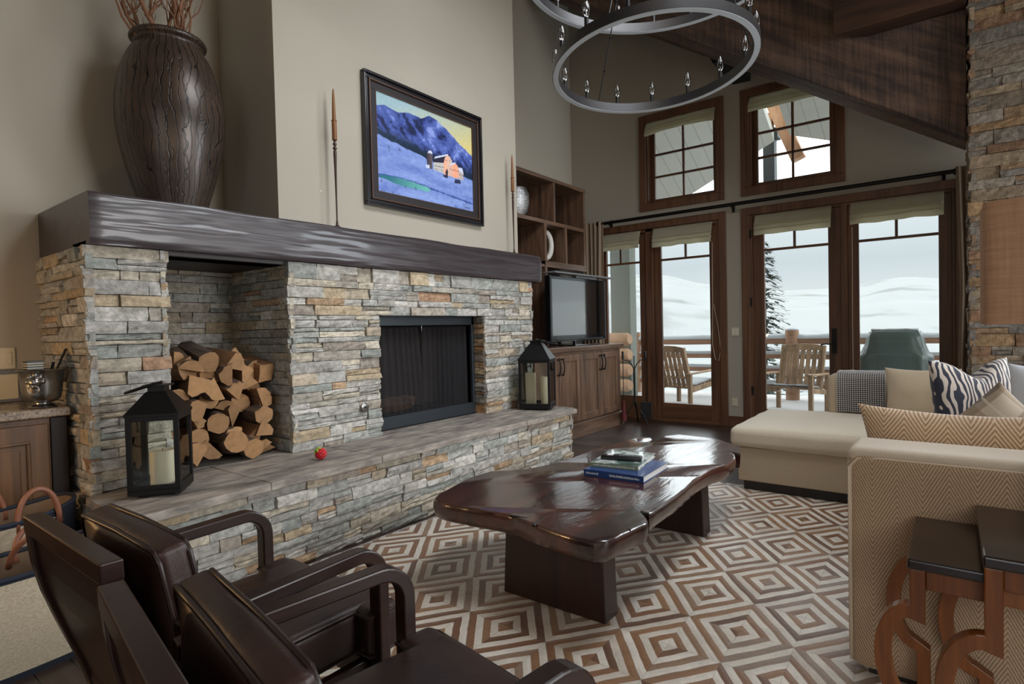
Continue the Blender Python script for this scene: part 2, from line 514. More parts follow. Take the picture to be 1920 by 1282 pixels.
M['screen'] = m_plain('dark_tv_screen', srgb(10, 14, 15), .1, var=.0, coat=1.0)
M['screen'].node_tree.nodes['Principled BSDF'].inputs['Coat IOR'].default_value = 2.6
M['screen'].node_tree.nodes['Principled BSDF'].inputs['Coat Roughness'].default_value = .06
M['tvlid'] = m_plain('grey_lid', srgb(120, 120, 122), .35, var=.03)
M['plate'] = m_plain('cream_switch_plate', srgb(214, 204, 178), .45, var=.02)
M['whiteceramic'] = m_plain('white_ceramic', srgb(222, 218, 210), .3, var=.03)
M['firebox'] = m_plain('fire_brick', srgb(58, 54, 50), .9, var=.3, vs=9, bump=.3, bs=30)
M['insert'] = m_plain('slate_black_metal', srgb(54, 60, 66), .42, .4, var=.06)
M['snow'] = m_plain('snow', srgb(164, 168, 172), .85, var=.03, bump=.3, bs=14, bd=.02)
M['deck'] = m_plain('snowy_deck', srgb(176, 174, 172), .85, var=.08, vs=4)
M['sofit'] = None
M['greypost'] = m_plain('grey_green_paint', srgb(120, 124, 116), .7, var=.06)
M['steel'] = m_plain('dark_grey_steel', srgb(72, 78, 80), .6, var=.06)
M['cover'] = m_plain('green_grill_cover', srgb(58, 70, 67), .34, var=.14, vs=7, bump=.3, bs=9, bd=.02)
M['fascia'] = m_plain('fascia_paint', srgb(120, 118, 112), .7)
M['plinth'] = m_plain('dark_plinth_wood', srgb(34, 27, 27), .5)
M['glass'] = m_glass('clear_glass')
M['bulbglass'] = m_glass('bulb_glass', (.93, .93, .93))
M['shadecloth'] = m_translucent('linen_shade_cloth', srgb(228, 224, 202), .62)
M['curtain'] = m_translucent('brown_curtain_cloth', srgb(166, 144, 122), .25)
M['cushion'] = m_plain('cream_linen', srgb(204, 191, 170), .9, var=.05, vs=30, sheen=.25, bump=.25, bs=260)
M['whitecushion'] = m_plain('pale_blue_cloth', srgb(206, 212, 220), .9, var=.04, vs=12, sheen=.2)
M['piped'] = m_plain('light_piping_cloth', srgb(214, 196, 172), .9, var=.04)
M['broom'] = m_plain('red_broom_straw', srgb(92, 30, 34), .8, var=.25, vs=60)
M['red'] = m_plain('glossy_red', srgb(200, 16, 34), .2, var=.1, coat=.5)
M['green'] = m_plain('leaf_green', srgb(150, 186, 70), .4, var=.1)
M['bluebook'] = m_plain('blue_book_cover', srgb(28, 62, 120), .3, var=.06, coat=.3)
M['paper'] = m_plain('page_paper', srgb(222, 220, 214), .8, var=.05, vs=80)
M['spinegreen'] = m_plain('olive_book_spine', srgb(126, 136, 104), .4, var=.08)
M['whiteink'] = m_plain('pale_ink', srgb(206, 214, 222), .5)
M['darkink'] = m_plain('dark_ink', srgb(40, 48, 44), .5)
M['frameblack'] = m_plain('black_frame_wood', srgb(30, 28, 31), .26, var=.06, coat=.3)
M['framebronze'] = m_plain('bronze_frame_lip', srgb(92, 70, 58), .35, .4)
M['linerdark'] = m_plain('dark_frame_liner', srgb(34, 27, 30), .6)
M['goldwood'] = m_wood('turned_candle_wood', srgb(96, 58, 28), srgb(150, 100, 54), 'z', 20, 8, .45)
M['darkturn'] = m_plain('dark_turned_wood', srgb(64, 42, 34), .4)
M['willow'] = m_plain('curly_willow_bark', srgb(122, 84, 58), .7, var=.3, vs=12)
M['stone'] = m_vcol('ledge_stone', .8, .9, 30, .28, 26, .02)
M['fir'] = m_vcol('fir_branches', .9, 0, 10, .2, 8)
M['hill'] = m_vcol('snowy_hill', .95, 0, 10, .02, .02)
M['canvas'] = m_vcol('painted_canvas', .45, .1, 300, .07, 50, .001)

def m_slab():
    m, nt, b = nm('hearth_flagstone'); g = G(nt); v = g.obj()
    f = g.noise(g.map(v, (3, 9, 9)), 1.5, 7, .65)
    c = g.ramp(f, [(.34, srgb(104, 98, 94)), (.5, srgb(150, 141, 132)), (.66, srgb(184, 174, 162))])
    g.to(c, b, 'Base Color'); S(b, Roughness=.6)
    g.bump(g.noise(g.map(v, (9, 26, 20)), 1.2, 7, .7), .7, .012, b)
    return m
M['slab'] = m_slab()

def m_floor():
    m, nt, b = nm('dark_plank_floor'); g = G(nt); v = g.obj()
    br = g.n('TexBrick', {'Vector': g.map(v, (1, 1, 1), (0, 0, PI/2)), 'Scale': 1.0, 'Mortar Size': .0025, 'Mortar Smooth': .1, 'Bias': 0,
                          'Brick Width': 1.6, 'Row Height': .115, 'Color1': c4(srgb(46, 36, 32)), 'Color2': c4(srgb(74, 58, 50)), 'Mortar': c4(srgb(16, 12, 11))}, offset=.37)
    f = g.noise(g.map(v, (40, 2.5, 10)), 1.0, 4)
    c = g.mix(1.0, br.outputs['Color'], (1, 1, 1), 'MULTIPLY')
    k = g.ramp(f, [(.3, (.7,)*3), (.7, (1.2,)*3)])
    x = g.n('Mix', data_type='RGBA', blend_type='MULTIPLY'); x.inputs[0].default_value = 1
    nt.links.new(br.outputs['Color'], x.inputs[6]); nt.links.new(k, x.inputs[7])
    g.to(x.outputs[2], b, 'Base Color'); S(b, Roughness=.3)
    h = g.math('SUBTRACT', g.math('MULTIPLY', f, .25), br.outputs['Fac'])
    g.bump(h, .35, .004, b)
    return m
M['floor'] = m_floor()

RUG_O, RUG_U, RUG_W = (1.854, 1.693), (.260, -.195), (.270, .214)
def m_rug():
    m, nt, b = nm('cowhide_diamond_rug'); g = G(nt); v = g.obj()
    wob = g.n('TexNoise', {'Vector': v, 'Scale': 7.0, 'Detail': 2}).outputs['Color']
    vv = g.n('VectorMath', operation='SCALE'); nt.links.new(wob, vv.inputs[0]); vv.inputs['Scale'].default_value = .014
    va = g.n('VectorMath', operation='ADD'); nt.links.new(v, va.inputs[0]); nt.links.new(vv.outputs[0], va.inputs[1])
    sp = g.n('SeparateXYZ', {0: va.outputs[0]})
    det = RUG_U[0]*RUG_W[1]-RUG_U[1]*RUG_W[0]
    x, y = sp.outputs[0], sp.outputs[1]
    # rug object sits at its own base: undo its location in the lattice
    dx = g.math('ADD', x, RUG_BASE[0]-RUG_O[0]-.007); dy = g.math('ADD', y, RUG_BASE[1]-RUG_O[1]-.007)
    a = g.math('ADD', g.math('MULTIPLY', dx, RUG_W[1]/det), g.math('MULTIPLY', dy, -RUG_W[0]/det))
    w = g.math('ADD', g.math('MULTIPLY', dx, -RUG_U[1]/det), g.math('MULTIPLY', dy, RUG_U[0]/det))
    ia, iw = g.math('FLOOR', a), g.math('FLOOR', w)
    fa = g.math('SUBTRACT', g.math('SUBTRACT', a, ia), .5); fw = g.math('SUBTRACT', g.math('SUBTRACT', w, iw), .5)
    aa, aw = g.math('ABSOLUTE', fa), g.math('ABSOLUTE', fw)
    d = g.math('MAXIMUM', aa, aw)
    ring = g.math('FLOOR', g.math('MULTIPLY', d, 9.999))
    par = g.math('MODULO', g.math('ADD', g.math('ADD', ring, g.math('ADD', ia, iw)), 200.0), 2.0)
    hor = g.math('GREATER_THAN', aa, aw)
    sgn = g.math('GREATER_THAN', g.math('ADD', g.math('MULTIPLY', fa, hor), g.math('MULTIPLY', fw, g.math('SUBTRACT', 1.0, hor))), 0.0)
    side = g.math('ADD', g.math('MULTIPLY', hor, 2.0), sgn)
    cmb = g.n('CombineXYZ', {0: g.math('ADD', g.math('MULTIPLY', ia, 5.0), side), 1: g.math('ADD', iw, .5), 2: ring})
    rnd = g.n('TexWhiteNoise', {'Vector': cmb.outputs[0]}, noise_dimensions='3D').outputs['Value']
    hair = g.noise(g.map(v, (60, 60, 60)), 1.0, 5, .7)
    patch = g.noise(v, 9.0, 3)
    br = g.ramp(rnd, [(0, srgb(98, 60, 30)), (.45, srgb(134, 88, 50)), (.8, srgb(154, 112, 74)), (1, srgb(138, 118, 100))])
    wh = g.ramp(rnd, [(0, srgb(222, 212, 196)), (.6, srgb(232, 224, 212)), (1, srgb(206, 192, 176))])
    col = g.mix(par, wh, br)
    k = g.ramp(g.math('ADD', g.math('MULTIPLY', hair, .5), g.math('MULTIPLY', patch, .5)), [(.34, (.82,)*3), (.62, (1.1,)*3)])
    xm = g.n('Mix', data_type='RGBA', blend_type='MULTIPLY'); xm.inputs[0].default_value = 1
    nt.links.new(col, xm.inputs[6]); nt.links.new(k, xm.inputs[7])
    # stitched seams along the diagonals and between tiles
    sm = g.math('LESS_THAN', g.math('ABSOLUTE', g.math('SUBTRACT', aa, aw)), .006)
    sm2 = g.math('GREATER_THAN', d, .492)
    seam = g.math('MULTIPLY', g.math('MAXIMUM', sm, sm2), .3)
    c2 = g.mix(seam, xm.outputs[2], srgb(60, 42, 32))
    g.to(c2, b, 'Base Color'); S(b, Roughness=.42); b.inputs['Specular IOR Level'].default_value = .8
    b.inputs['Sheen Weight'].default_value = .5; b.inputs['Sheen Roughness'].default_value = .4
    edge = g.math('FRACT', g.math('MULTIPLY', d, 9.999))
    hgt = g.math('ADD', g.math('MULTIPLY', g.math('ABSOLUTE', g.math('SUBTRACT', edge, .5)), -.6), g.math('ADD', g.math('MULTIPLY', hair, .35), g.math('MULTIPLY', patch, .8)))
    g.bump(hgt, .55, .008, b)
    return m
RUG_BASE = (2.6, 1.2)
M['rug'] = m_rug()

def m_herring(name, c1, c2, ax='y', period=.14, stripe=.018, slope=2.0, rough=.9):
    m, nt, b = nm(name); g = G(nt); v = g.obj()
    sp = g.n('SeparateXYZ', {0: v}); u = sp.outputs['XYZ'.index(ax.upper())]; z = sp.outputs[2]
    tri = g.math('ABSOLUTE', g.math('SUBTRACT', g.math('FRACT', g.math('MULTIPLY', u, 1/period)), .5))
    ph = g.math('ADD', g.math('MULTIPLY', z, 1/stripe), g.math('MULTIPLY', tri, period*slope/stripe))
    s = g.math('SINE', g.math('MULTIPLY', ph, 2*PI))
    f = g.math('ADD', g.math('MULTIPLY', s, .45), .5)
    nz = g.noise(v, 260, 2)
    f = g.math('ADD', f, g.math('MULTIPLY', g.math('SUBTRACT', nz, .5), 1.2))
    col = g.ramp(f, [(.2, c1), (.8, c2)])
    g.to(col, b, 'Base Color'); S(b, Roughness=rough); b.inputs['Sheen Weight'].default_value = .25
    g.bump(f, .25, .002, b)
    return m
M['herring'] = m_herring('herringbone_cloth', srgb(146, 119, 93), srgb(194, 169, 140), 'y')
M['herringx'] = m_herring('herringbone_cloth_side', srgb(136, 106, 78), srgb(196, 168, 136), 'x')
M['sofatop'] = m_plain('woven_sofa_cloth', srgb(204, 190, 170), .92, var=.10, vs=170, sheen=.3, bump=.3, bs=240)
M['chaise'] = m_plain('chaise_cloth', srgb(188, 170, 144), .92, var=.09, vs=120, sheen=.2, bump=.3, bs=200)
M['herringpillow'] = m_herring('herringbone_pillow_cloth', srgb(160, 128, 98), srgb(218, 194, 164), 'y', .13, .018, 1.4)
M['beigepillow'] = m_herring('beige_twill_cloth', srgb(176, 158, 132), srgb(204, 188, 162), 'y', 2.0, .012, 1.0)

def m_zebra():
    m, nt, b = nm('zebra_cloth'); g = G(nt); v = g.obj()
    w = g.n('TexNoise', {'Vector': g.map(v, (9, 9, 5)), 'Scale': 1.0, 'Detail': 2}).outputs['Fac']
    sp = g.n('SeparateXYZ', {0: v})
    ph = g.math('ADD', g.math('MULTIPLY', sp.outputs[0], 32.0), g.math('MULTIPLY', w, 3.6))
    s = g.math('SINE', g.math('MULTIPLY', ph, 2*PI))
    c = g.ramp(g.math('ADD', g.math('MULTIPLY', s, .5), .5), [(.44, srgb(38, 42, 58)), (.56, srgb(206, 194, 184))])
    g.to(c, b, 'Base Color'); S(b, Roughness=.85); b.inputs['Sheen Weight'].default_value = .3
    return m
M['zebra'] = m_zebra()
def m_plaid():
    m, nt, b = nm('plaid_cloth'); g = G(nt); v = g.obj()
    sp = g.n('SeparateXYZ', {0: v})
    def band(u, f, lo, hi):
        x = g.math('FRACT', g.math('MULTIPLY', u, f))
        return g.math('MULTIPLY', g.math('GREATER_THAN', x, lo), g.math('LESS_THAN', x, hi))
    base = srgb(206, 196, 180)
    a1, a2 = band(sp.outputs[1], 6.0, .1, .5), band(sp.outputs[2], 6.0, .15, .5)
    c = g.mix(g.math('MULTIPLY', a1, .55), base, srgb(120, 100, 82))
    c = g.mix(g.math('MULTIPLY', a2, .5), c, srgb(130, 108, 86))
    c = g.mix(g.math('MULTIPLY', band(sp.outputs[1], 6.0, .22, .32), .6), c, srgb(70, 60, 58))
    c = g.mix(g.math('MULTIPLY', band(sp.outputs[2], 6.0, .72, .78), .6), c, srgb(232, 226, 216))
    c = g.mix(g.math('MULTIPLY', g.noise(v, 150, 2), .3), c, srgb(150, 132, 112))
    g.to(c, b, 'Base Color'); S(b, Roughness=.9)
    return m
M['plaid'] = m_plaid()
def m_throw():
    m, nt, b = nm('black_white_knit'); g = G(nt); v = g.obj()
    sp = g.n('SeparateXYZ', {0: v})
    y, z = g.math('MULTIPLY', sp.outputs[1], 62.0), g.math('MULTIPLY', g.math('ADD', sp.outputs[2], sp.outputs[0]), 62.0)
    a = g.math('SINE', g.math('MULTIPLY', g.math('ADD', y, z), PI)); c = g.math('SINE', g.math('MULTIPLY', g.math('SUBTRACT', y, z), PI))
    f = g.math('ADD', g.math('MULTIPLY', g.math('MULTIPLY', a, c), .5), .5)
    col = g.ramp(f, [(.42, srgb(40, 40, 48)), (.7, srgb(190, 184, 178))])
    g.to(col, b, 'Base Color'); S(b, Roughness=.95); b.inputs['Sheen Weight'].default_value = .3
    g.bump(f, .4, .004, b)
    return m
M['throw'] = m_throw()
def vary(name, amt):
    # each log its own shade
    m = M[name]; nt = m.node_tree; b = nt.nodes['Principled BSDF']; g = G(nt)
    src = b.inputs['Base Color'].links[0].from_socket
    r = g.n('ObjectInfo').outputs['Random']
    k = g.ramp(r, [(0, (1-amt, 1-amt*1.05, 1-amt*1.1)), (1, (1+amt, 1+amt*.95, 1+amt*.9))])
    x = g.n('Mix', data_type='RGBA', blend_type='MULTIPLY'); x.inputs[0].default_value = 1
    nt.links.new(src, x.inputs[6]); nt.links.new(k, x.inputs[7]); nt.links.new(x.outputs[2], b.inputs['Base Color'])
for n_ in ('split', 'endgrain', 'bark'): vary(n_, .25)
def m_granite():
    m, nt, b = nm('speckled_granite'); g = G(nt); v = g.obj()
    f = g.noise(v, 55, 5, .75); f2 = g.noise(v, 14, 3)
    c = g.ramp(g.math('ADD', g.math('MULTIPLY', f, .8), g.math('MULTIPLY', f2, .25)), [(.36, srgb(52, 44, 40)), (.47, srgb(132, 112, 94)), (.6, srgb(178, 160, 138)), (.74, srgb(120, 108, 100))])
    g.to(c, b, 'Base Color'); S(b, Roughness=.25)
    return m
M['granite'] = m_granite()
def m_basket(rx, h):
    m, nt, b = nm('woven_cream_navy_cloth'); g = G(nt); v = g.obj()
    sp = g.n('SeparateXYZ', {0: v})
    nz = g.noise(g.map(v, (8, 8, 90)), 1.0, 3, .7)
    ax = g.math('ADD', g.math('ABSOLUTE', sp.outputs[0]), g.math('MULTIPLY', g.math('SUBTRACT', nz, .5), .22))
    navy = g.math('MAXIMUM', g.math('GREATER_THAN', ax, rx*.72), g.math('MAXIMUM', g.math('GREATER_THAN', sp.outputs[2], h-.035), g.math('LESS_THAN', sp.outputs[2], .025)))
    weave = g.noise(g.map(v, (90, 90, 160)), 1.0, 3)
    cr = g.ramp(weave, [(.3, srgb(176, 160, 134)), (.7, srgb(206, 192, 168))])
    c = g.mix(navy, cr, srgb(30, 36, 48))
    g.to(c, b, 'Base Color'); S(b, Roughness=.9)
    g.bump(weave, .3, .003, b)
    return m
M['baskin'] = m_plain('basket_lining', srgb(128, 106, 84), .9, var=.12, vs=40)
def m_vase():
    m, nt, b = nm('dark_crackled_glaze'); g = G(nt); v = g.obj()
    sp = g.n('SeparateXYZ', {0: v})
    ang = g.math('ARCTAN2', sp.outputs[1], sp.outputs[0])
    wa = g.n('TexNoise', {'Vector': g.map(v, (4.5, 4.5, 3.0)), 'Scale': 1.0, 'Detail': 3, 'Roughness': .6}).outputs['Fac']
    wb_ = g.n('TexNoise', {'Vector': g.map(v, (5, 5, 3.4), (0, 0, 0), (3, 1, 7)), 'Scale': 1.0, 'Detail': 3, 'Roughness': .6}).outputs['Fac']
    def lines(n, w, th):
        q = g.math('FRACT', g.math('ADD', g.math('MULTIPLY', ang, n/(2*PI)), g.math('MULTIPLY', w, 3.2)))
        d = g.math('ABSOLUTE', g.math('SUBTRACT', q, .5))
        return g.ramp(d, [(th*.55, (0, 0, 0)), (th, (1, 1, 1))])
    la, lb = lines(40, wa, .075), lines(23, wb_, .045)
    crack = g.mix(1.0, la, (1, 1, 1), 'MULTIPLY')
    mx_ = g.n('Mix', data_type='RGBA', blend_type='MULTIPLY'); mx_.inputs[0].default_value = 1
    nt.links.new(la, mx_.inputs[6]); nt.links.new(lb, mx_.inputs[7]); crack = mx_.outputs[2]
    base = g.ramp(g.noise(v, 5, 4), [(.3, srgb(52, 42, 36)), (.7, srgb(82, 67, 57))])
    c = g.mix(1.0, base, (1, 1, 1), 'MULTIPLY')
    x = g.n('Mix', data_type='RGBA', blend_type='MIX'); nt.links.new(crack, x.inputs[0])
    x.inputs[6].default_value = c4(srgb(20, 15, 14)); nt.links.new(base, x.inputs[7])
    g.to(x.outputs[2], b, 'Base Color'); S(b, Roughness=.3, Metallic=.15)
    g.bump(g.math('ADD', crack, g.math('MULTIPLY', g.noise(v, 60, 3), .4)), .4, .003, b)
    return m
M['vase'] = m_vase()
def m_mesh():
    m, nt, b = nm('fire_screen_mesh'); g = G(nt); nt.nodes.remove(b)
    t = g.n('BsdfTransparent'); d = g.n('BsdfDiffuse', {'Color': c4(srgb(62, 60, 62))})
    mx = g.n('MixShader', {0: .52, 1: t.outputs[0], 2: d.outputs[0]})
    nt.links.new(mx.outputs[0], nt.nodes['Material Output'].inputs[0])
    return m
M['firemesh'] = m_mesh()
def m_soffit():
    m, nt, b = nm('painted_soffit_boards'); g = G(nt); v = g.obj()
    sp = g.n('SeparateXYZ', {0: v})
    ln = g.math('LESS_THAN', g.math('FRACT', g.math('MULTIPLY', sp.outputs[1], 5.5)), .05)
    c = g.mix(g.math('MULTIPLY', ln, .5), srgb(190, 190, 182), srgb(100, 100, 98))
    g.to(c, b, 'Base Color'); S(b, Roughness=.8)
    return m
M['soffit'] = m_soffit()
def m_lampshade():
    m, nt, b = nm('tan_linen_lampshade'); g = G(nt); v = g.obj()
    f = g.noise(g.map(v, (8, 8, 120)), 1.0, 3); f2 = g.noise(g.map(v, (120, 120, 8)), 1.0, 3)
    c = g.ramp(g.math('MULTIPLY', g.math('ADD', f, f2), .5), [(.3, srgb(168, 130, 102)), (.7, srgb(196, 158, 128))])
    g.to(c, b, 'Base Color'); S(b, Roughness=.9); b.inputs['Transmission Weight'].default_value = 0
    g.bump(f, .2, .002, b)
    return m
M['lampshade'] = m_lampshade()

# ---------------------------------------------------------------- room shell
XW, TW = 7.13, 0.22                      # window wall plane and thickness
YL, YR = 4.13, 4.32                      # fireplace-side wall left and right of the chimney breast
YS = 3.35                                # face of the fireplace stone
struct('floor', MB().box(-3.6, XW+TW, -5.0, 4.5, -.12, 0), M['floor'])
struct('wall_left', MB().box(-3.6, 2.3, YL, YL+.3, 0, 7.8).box(2.3, XW+TW, YR, YR+.3, 0, 7.8), M['wall'])
struct('chimney_breast', MB().box(2.036, 4.59, 3.42, YR+.05, 1.975, 7.8), M['wall'])
# window wall with its openings: (y0,y1,z0,z1)
OPEN = [(-.03, 1.90, 0, 2.52), (2.25, 3.95, 0, 2.52), (.99, 1.89, 2.84, 3.90), (2.265, 3.18, 2.84, 3.90), (-3.7, -1.2, .5, 3.0)]
ys = sorted({-5.0, YR+.3} | {o[0] for o in OPEN} | {o[1] for o in OPEN})
zs = sorted({0, 7.8} | {o[2] for o in OPEN} | {o[3] for o in OPEN})
wb = MB()
for i in range(len(ys)-1):
    run = None
    for j in range(len(zs)-1):
        yc, zc = (ys[i]+ys[i+1])/2, (zs[j]+zs[j+1])/2
        op = any(o[0] < yc < o[1] and o[2] < zc < o[3] for o in OPEN)
        if not op: wb.box(XW, XW+TW, ys[i], ys[i+1], zs[j], zs[j+1])
struct('wall_back', wb, M['wall'], weld=True)
wr_ = MB()
wr_.box(-3.6, 2.0, -5.1, -4.9, 0, 4); wr_.box(4.8, XW, -5.1, -4.9, 0, 4); wr_.box(2.0, 4.8, -5.1, -4.9, 0, .5); wr_.box(2.0, 4.8, -5.1, -4.9, 3.4, 4)
struct('wall_right', wr_, M['wall'])
wf = MB()
wf.box(-3.7, -3.5, -5, -3.2, 0, 7.8); wf.box(-3.7, -3.5, .2, YL, 0, 7.8); wf.box(-3.7, -3.5, -3.2, .2, 0, .7); wf.box(-3.7, -3.5, -3.2, .2, 3.5, 7.8)
struct('wall_front', wf, M['wall'])
ce = MB()
ce.prism([(-5.1, 3.6), (-1.4, 3.6), (4.6, 7.6), (4.6, 7.8), (-1.5, 3.8), (-5.1, 3.8)], -3.7, XW+TW, lambda a, b, e: (e, a, b))
struct('ceiling', ce, M['ceiling'])
sk = MB().prism([(-.35, 4.28), (1.05, 5.21), (1.05, 5.27), (-.35, 4.34)], 1.9, 1.98, lambda a, b, e: (e, a, b)).prism([(-.35, 4.28), (1.05, 5.21), (1.05, 5.27), (-.35, 4.34)], 4.22, 4.3, lambda a, b, e: (e, a, b))
struct('window_5', sk, M['trim'])  # rails added beside the overhead fill light; the ceiling has no opening
struct('baseboard_back', MB().box(XW-.02, XW, 1.985, 2.16, 0, .13), M['trimh'], bevel=.004)

# ---------------------------------------------------------------- doors and windows
def casing(name, y0, y1, z0, z1, w, d=.03, sill=False):
    mb = MB()
    mb.box(XW-d, XW, y0-w, y0, z0, z1+w); mb.box(XW-d, XW, y1, y1+w, z0, z1+w); mb.box(XW-d, XW, y0, y1, z1, z1+w)
    if sill: mb.box(XW-d, XW, y0-w, y1+w, z0-w, z0)
    return mb
def pane_unit(root, y0, y1, z0, z1, st, top, bot, xc, th, rails, stiles, name='sash', mats=('trim', 'trimh')):
    # a framed, glazed leaf: stiles st, rails top/bot, glazing bars
    a = MB().box(xc-th/2, xc+th/2, y0, y0+st, z0, z1).box(xc-th/2, xc+th/2, y1-st, y1, z0, z1)
    b = MB().box(xc-th/2, xc+th/2, y0+st, y1-st, z0, z0+bot).box(xc-th/2, xc+th/2, y0+st, y1-st, z1-top, z1)
    g0, g1, h0, h1 = y0+st, y1-st, z0+bot, z1-top
    for z in rails: b.box(xc-.016, xc+.016, g0, g1, z-.014, z+.014)
    for (y, za, zb) in stiles: a.box(xc-.016, xc+.016, y-.013, y+.013, za, zb)
    fr = a.build(name, M[mats[0]], root, bevel=.004)
    b.build('rail', M[mats[1]], fr, bevel=.004)
    MB().box(xc-.004, xc+.004, g0-.01, g1+.01, h0-.01, h1+.01).build('glass_pane', M['glass'], fr)
    return fr
# left unit: fixed sidelight and a door
d1 = struct('door_1', casing('door_1', 2.25, 3.95, 0, 2.52, .085), M['trim'], bevel=.005)
MB().box(XW, XW+.12, 2.25, 2.285, 0, 2.52).box(XW, XW+.12, 3.915, 3.95, 0, 2.52).box(XW, XW+.14, 3.115, 3.215, 0, 2.52).box(XW, XW+.12, 2.285, 3.915, 2.48, 2.52).build('jamb', M['trim'], d1, bevel=.004)
MB().box(XW-.01, XW+.16, 2.25, 3.95, 0, .035).build('threshold', M['trimh'], d1, bevel=.004)
pane_unit(d1, 3.215, 3.915, .035, 2.48, .105, .13, .27, XW+.06, .045, [2.10], [(3.60, 2.11, 2.36)], 'sidelight_sash')
pane_unit(d1, 2.285, 3.115, .035, 2.48, .10, .13, .20, XW+.055, .045, [2.10], [(2.69, 2.11, 2.36)], 'door_leaf')
# right unit: two door leaves
d2 = struct('door_2', casing('door_2', -.03, 1.90, 0, 2.52, .085), M['trim'], bevel=.005)
MB().box(XW, XW+.12, -.03, 0, 0, 2.52).box(XW, XW+.12, 1.87, 1.90, 0, 2.52).box(XW-.012, XW+.13, .895, .955, 0, 2.52).box(XW, XW+.12, 0, 1.87, 2.49, 2.52).build('jamb', M['trim'], d2, bevel=.004)
MB().box(XW-.01, XW+.16, -.03, 1.90, 0, .035).build('threshold', M['trimh'], d2, bevel=.004)
l1 = pane_unit(d2, .955, 1.87, .035, 2.49, .125, .13, .20, XW+.05, .045, [2.10], [(1.42, 2.11, 2.36)], 'door_leaf')
l2 = pane_unit(d2, 0, .895, .035, 2.49, .105, .13, .20, XW+.05, .045, [2.10], [(.455, 2.11, 2.36)], 'door_leaf')
hd = MB().box(XW-.0, XW+.028, 1.005, 1.05, .90, 1.17)
hd.tube([(XW, 1.03, 1.0), (XW-.05, 1.03, 1.0), (XW-.055, 1.045, 1.0), (XW-.055, 1.10, 1.005), (XW-.05, 1.15, .995)], .009, 8)
hd.build('door_handle', M['darkiron'], l1, bevel=.003)
hg = MB()
for z in (.45, 1.5, 2.3): hg.cyl((XW-.004, 1.885, z-.05), (XW-.004, 1.885, z+.05), .011, n=8)
hg.build('hinge', M['darkiron'], d2)
# upper windows, 2 x 3 panes
def upper(n, y0, y1):
    w = struct('window_%d' % n, casing('w', y0, y1, 2.84, 3.90, .09, .03, True), M['trim'], bevel=.005)
    MB().box(XW, XW+.13, y0, y0+.02, 2.84, 3.9).box(XW, XW+.13, y1-.02, y1, 2.84, 3.9).box(XW, XW+.13, y0+.02, y1-.02, 2.84, 2.86).box(XW, XW+.13, y0+.02, y1-.02, 3.88, 3.9).build('jamb', M['trim'], w)
    ym = (y0+y1)/2
    pane_unit(w, y0+.02, y1-.02, 2.86, 3.88, .055, .05, .05, XW+.12, .04, [3.20, 3.49], [(ym, 2.9, 3.84)])
    return w
upper(1, 2.265, 3.18)
upper(2, .99, 1.89)
w3 = struct('window_3', casing('w', -3.7, -1.2, .5, 3.0, .09, .03, True), M['trim'], bevel=.005)  # invented unseen window, added to house the fill light beyond the column
w4 = MB().box(1.9, 4.9, -4.9, -4.87, .4, .5).box(1.9, 4.9, -4.9, -4.87, 3.4, 3.5).box(1.9, 2.0, -4.9, -4.87, .5, 3.4).box(4.8, 4.9, -4.9, -4.87, .5, 3.4)
struct('window_4', w4, M['trim'], bevel=.005)  # invented unseen window frame, added around the right-wall fill light

# ---------------------------------------------------------------- roman shades
def shade(label, y0, y1, z0, z1, x, sag=0.0, seed=1):
    prof = [(0, 1), (.012, .9), (.03, .62), (.045, .52), (.030, .47), (.045, .42), (.05, .30), (.035, .25), (.05, .20), (.052, .10), (.045, .0)]
    def fn(u, v):
        t = v*(len(prof)-1); i = min(int(t), len(prof)-2); f = t-i
        d = prof[i][0]*(1-f)+prof[i+1][0]*f; h = prof[i][1]*(1-f)+prof[i+1][1]*f
        wv = noise.noise(Vector((u*5+seed, h*3, seed)))
        z = z0+h*(z1-z0)-sag*math.sin(u*PI)*(1-h)+wv*.012*(1-h)
        return (x-d*1.4-.02+wv*.008, y0+u*(y1-y0), z)
    o = solo('roman_shade', MB().sheet(fn, 24, 30, .012), M['shadecloth'], label, 'roman shade', (x, (y0+y1)/2, z0), smooth=50, group='folded roman shades over the glazing')
    return o
shade('pale folded roman shade over the narrow sidelight by the curtain', 3.28, 3.90, 2.28, 2.505, XW+.02, 0, 3)
shade('pale folded roman shade on the left glass door', 2.33, 3.09, 2.26, 2.505, XW+.02, 0, 7)
shade('grey-green folded roman shade on the door leaf with the handle', 1.04, 1.83, 2.27, 2.505, XW+.02, 0, 11)
shade('grey-green folded roman shade on the glass door at far right', .06, .86, 2.27, 2.505, XW+.02, 0, 17)
shade('striped folded roman shade in the upper left small-paned window', 2.275, 3.17, 3.71, 3.895, XW+.03, -.03, 23)
shade('striped folded roman shade in the upper right window under the beam', 1.0, 1.88, 3.71, 3.895, XW+.03, 0, 31)

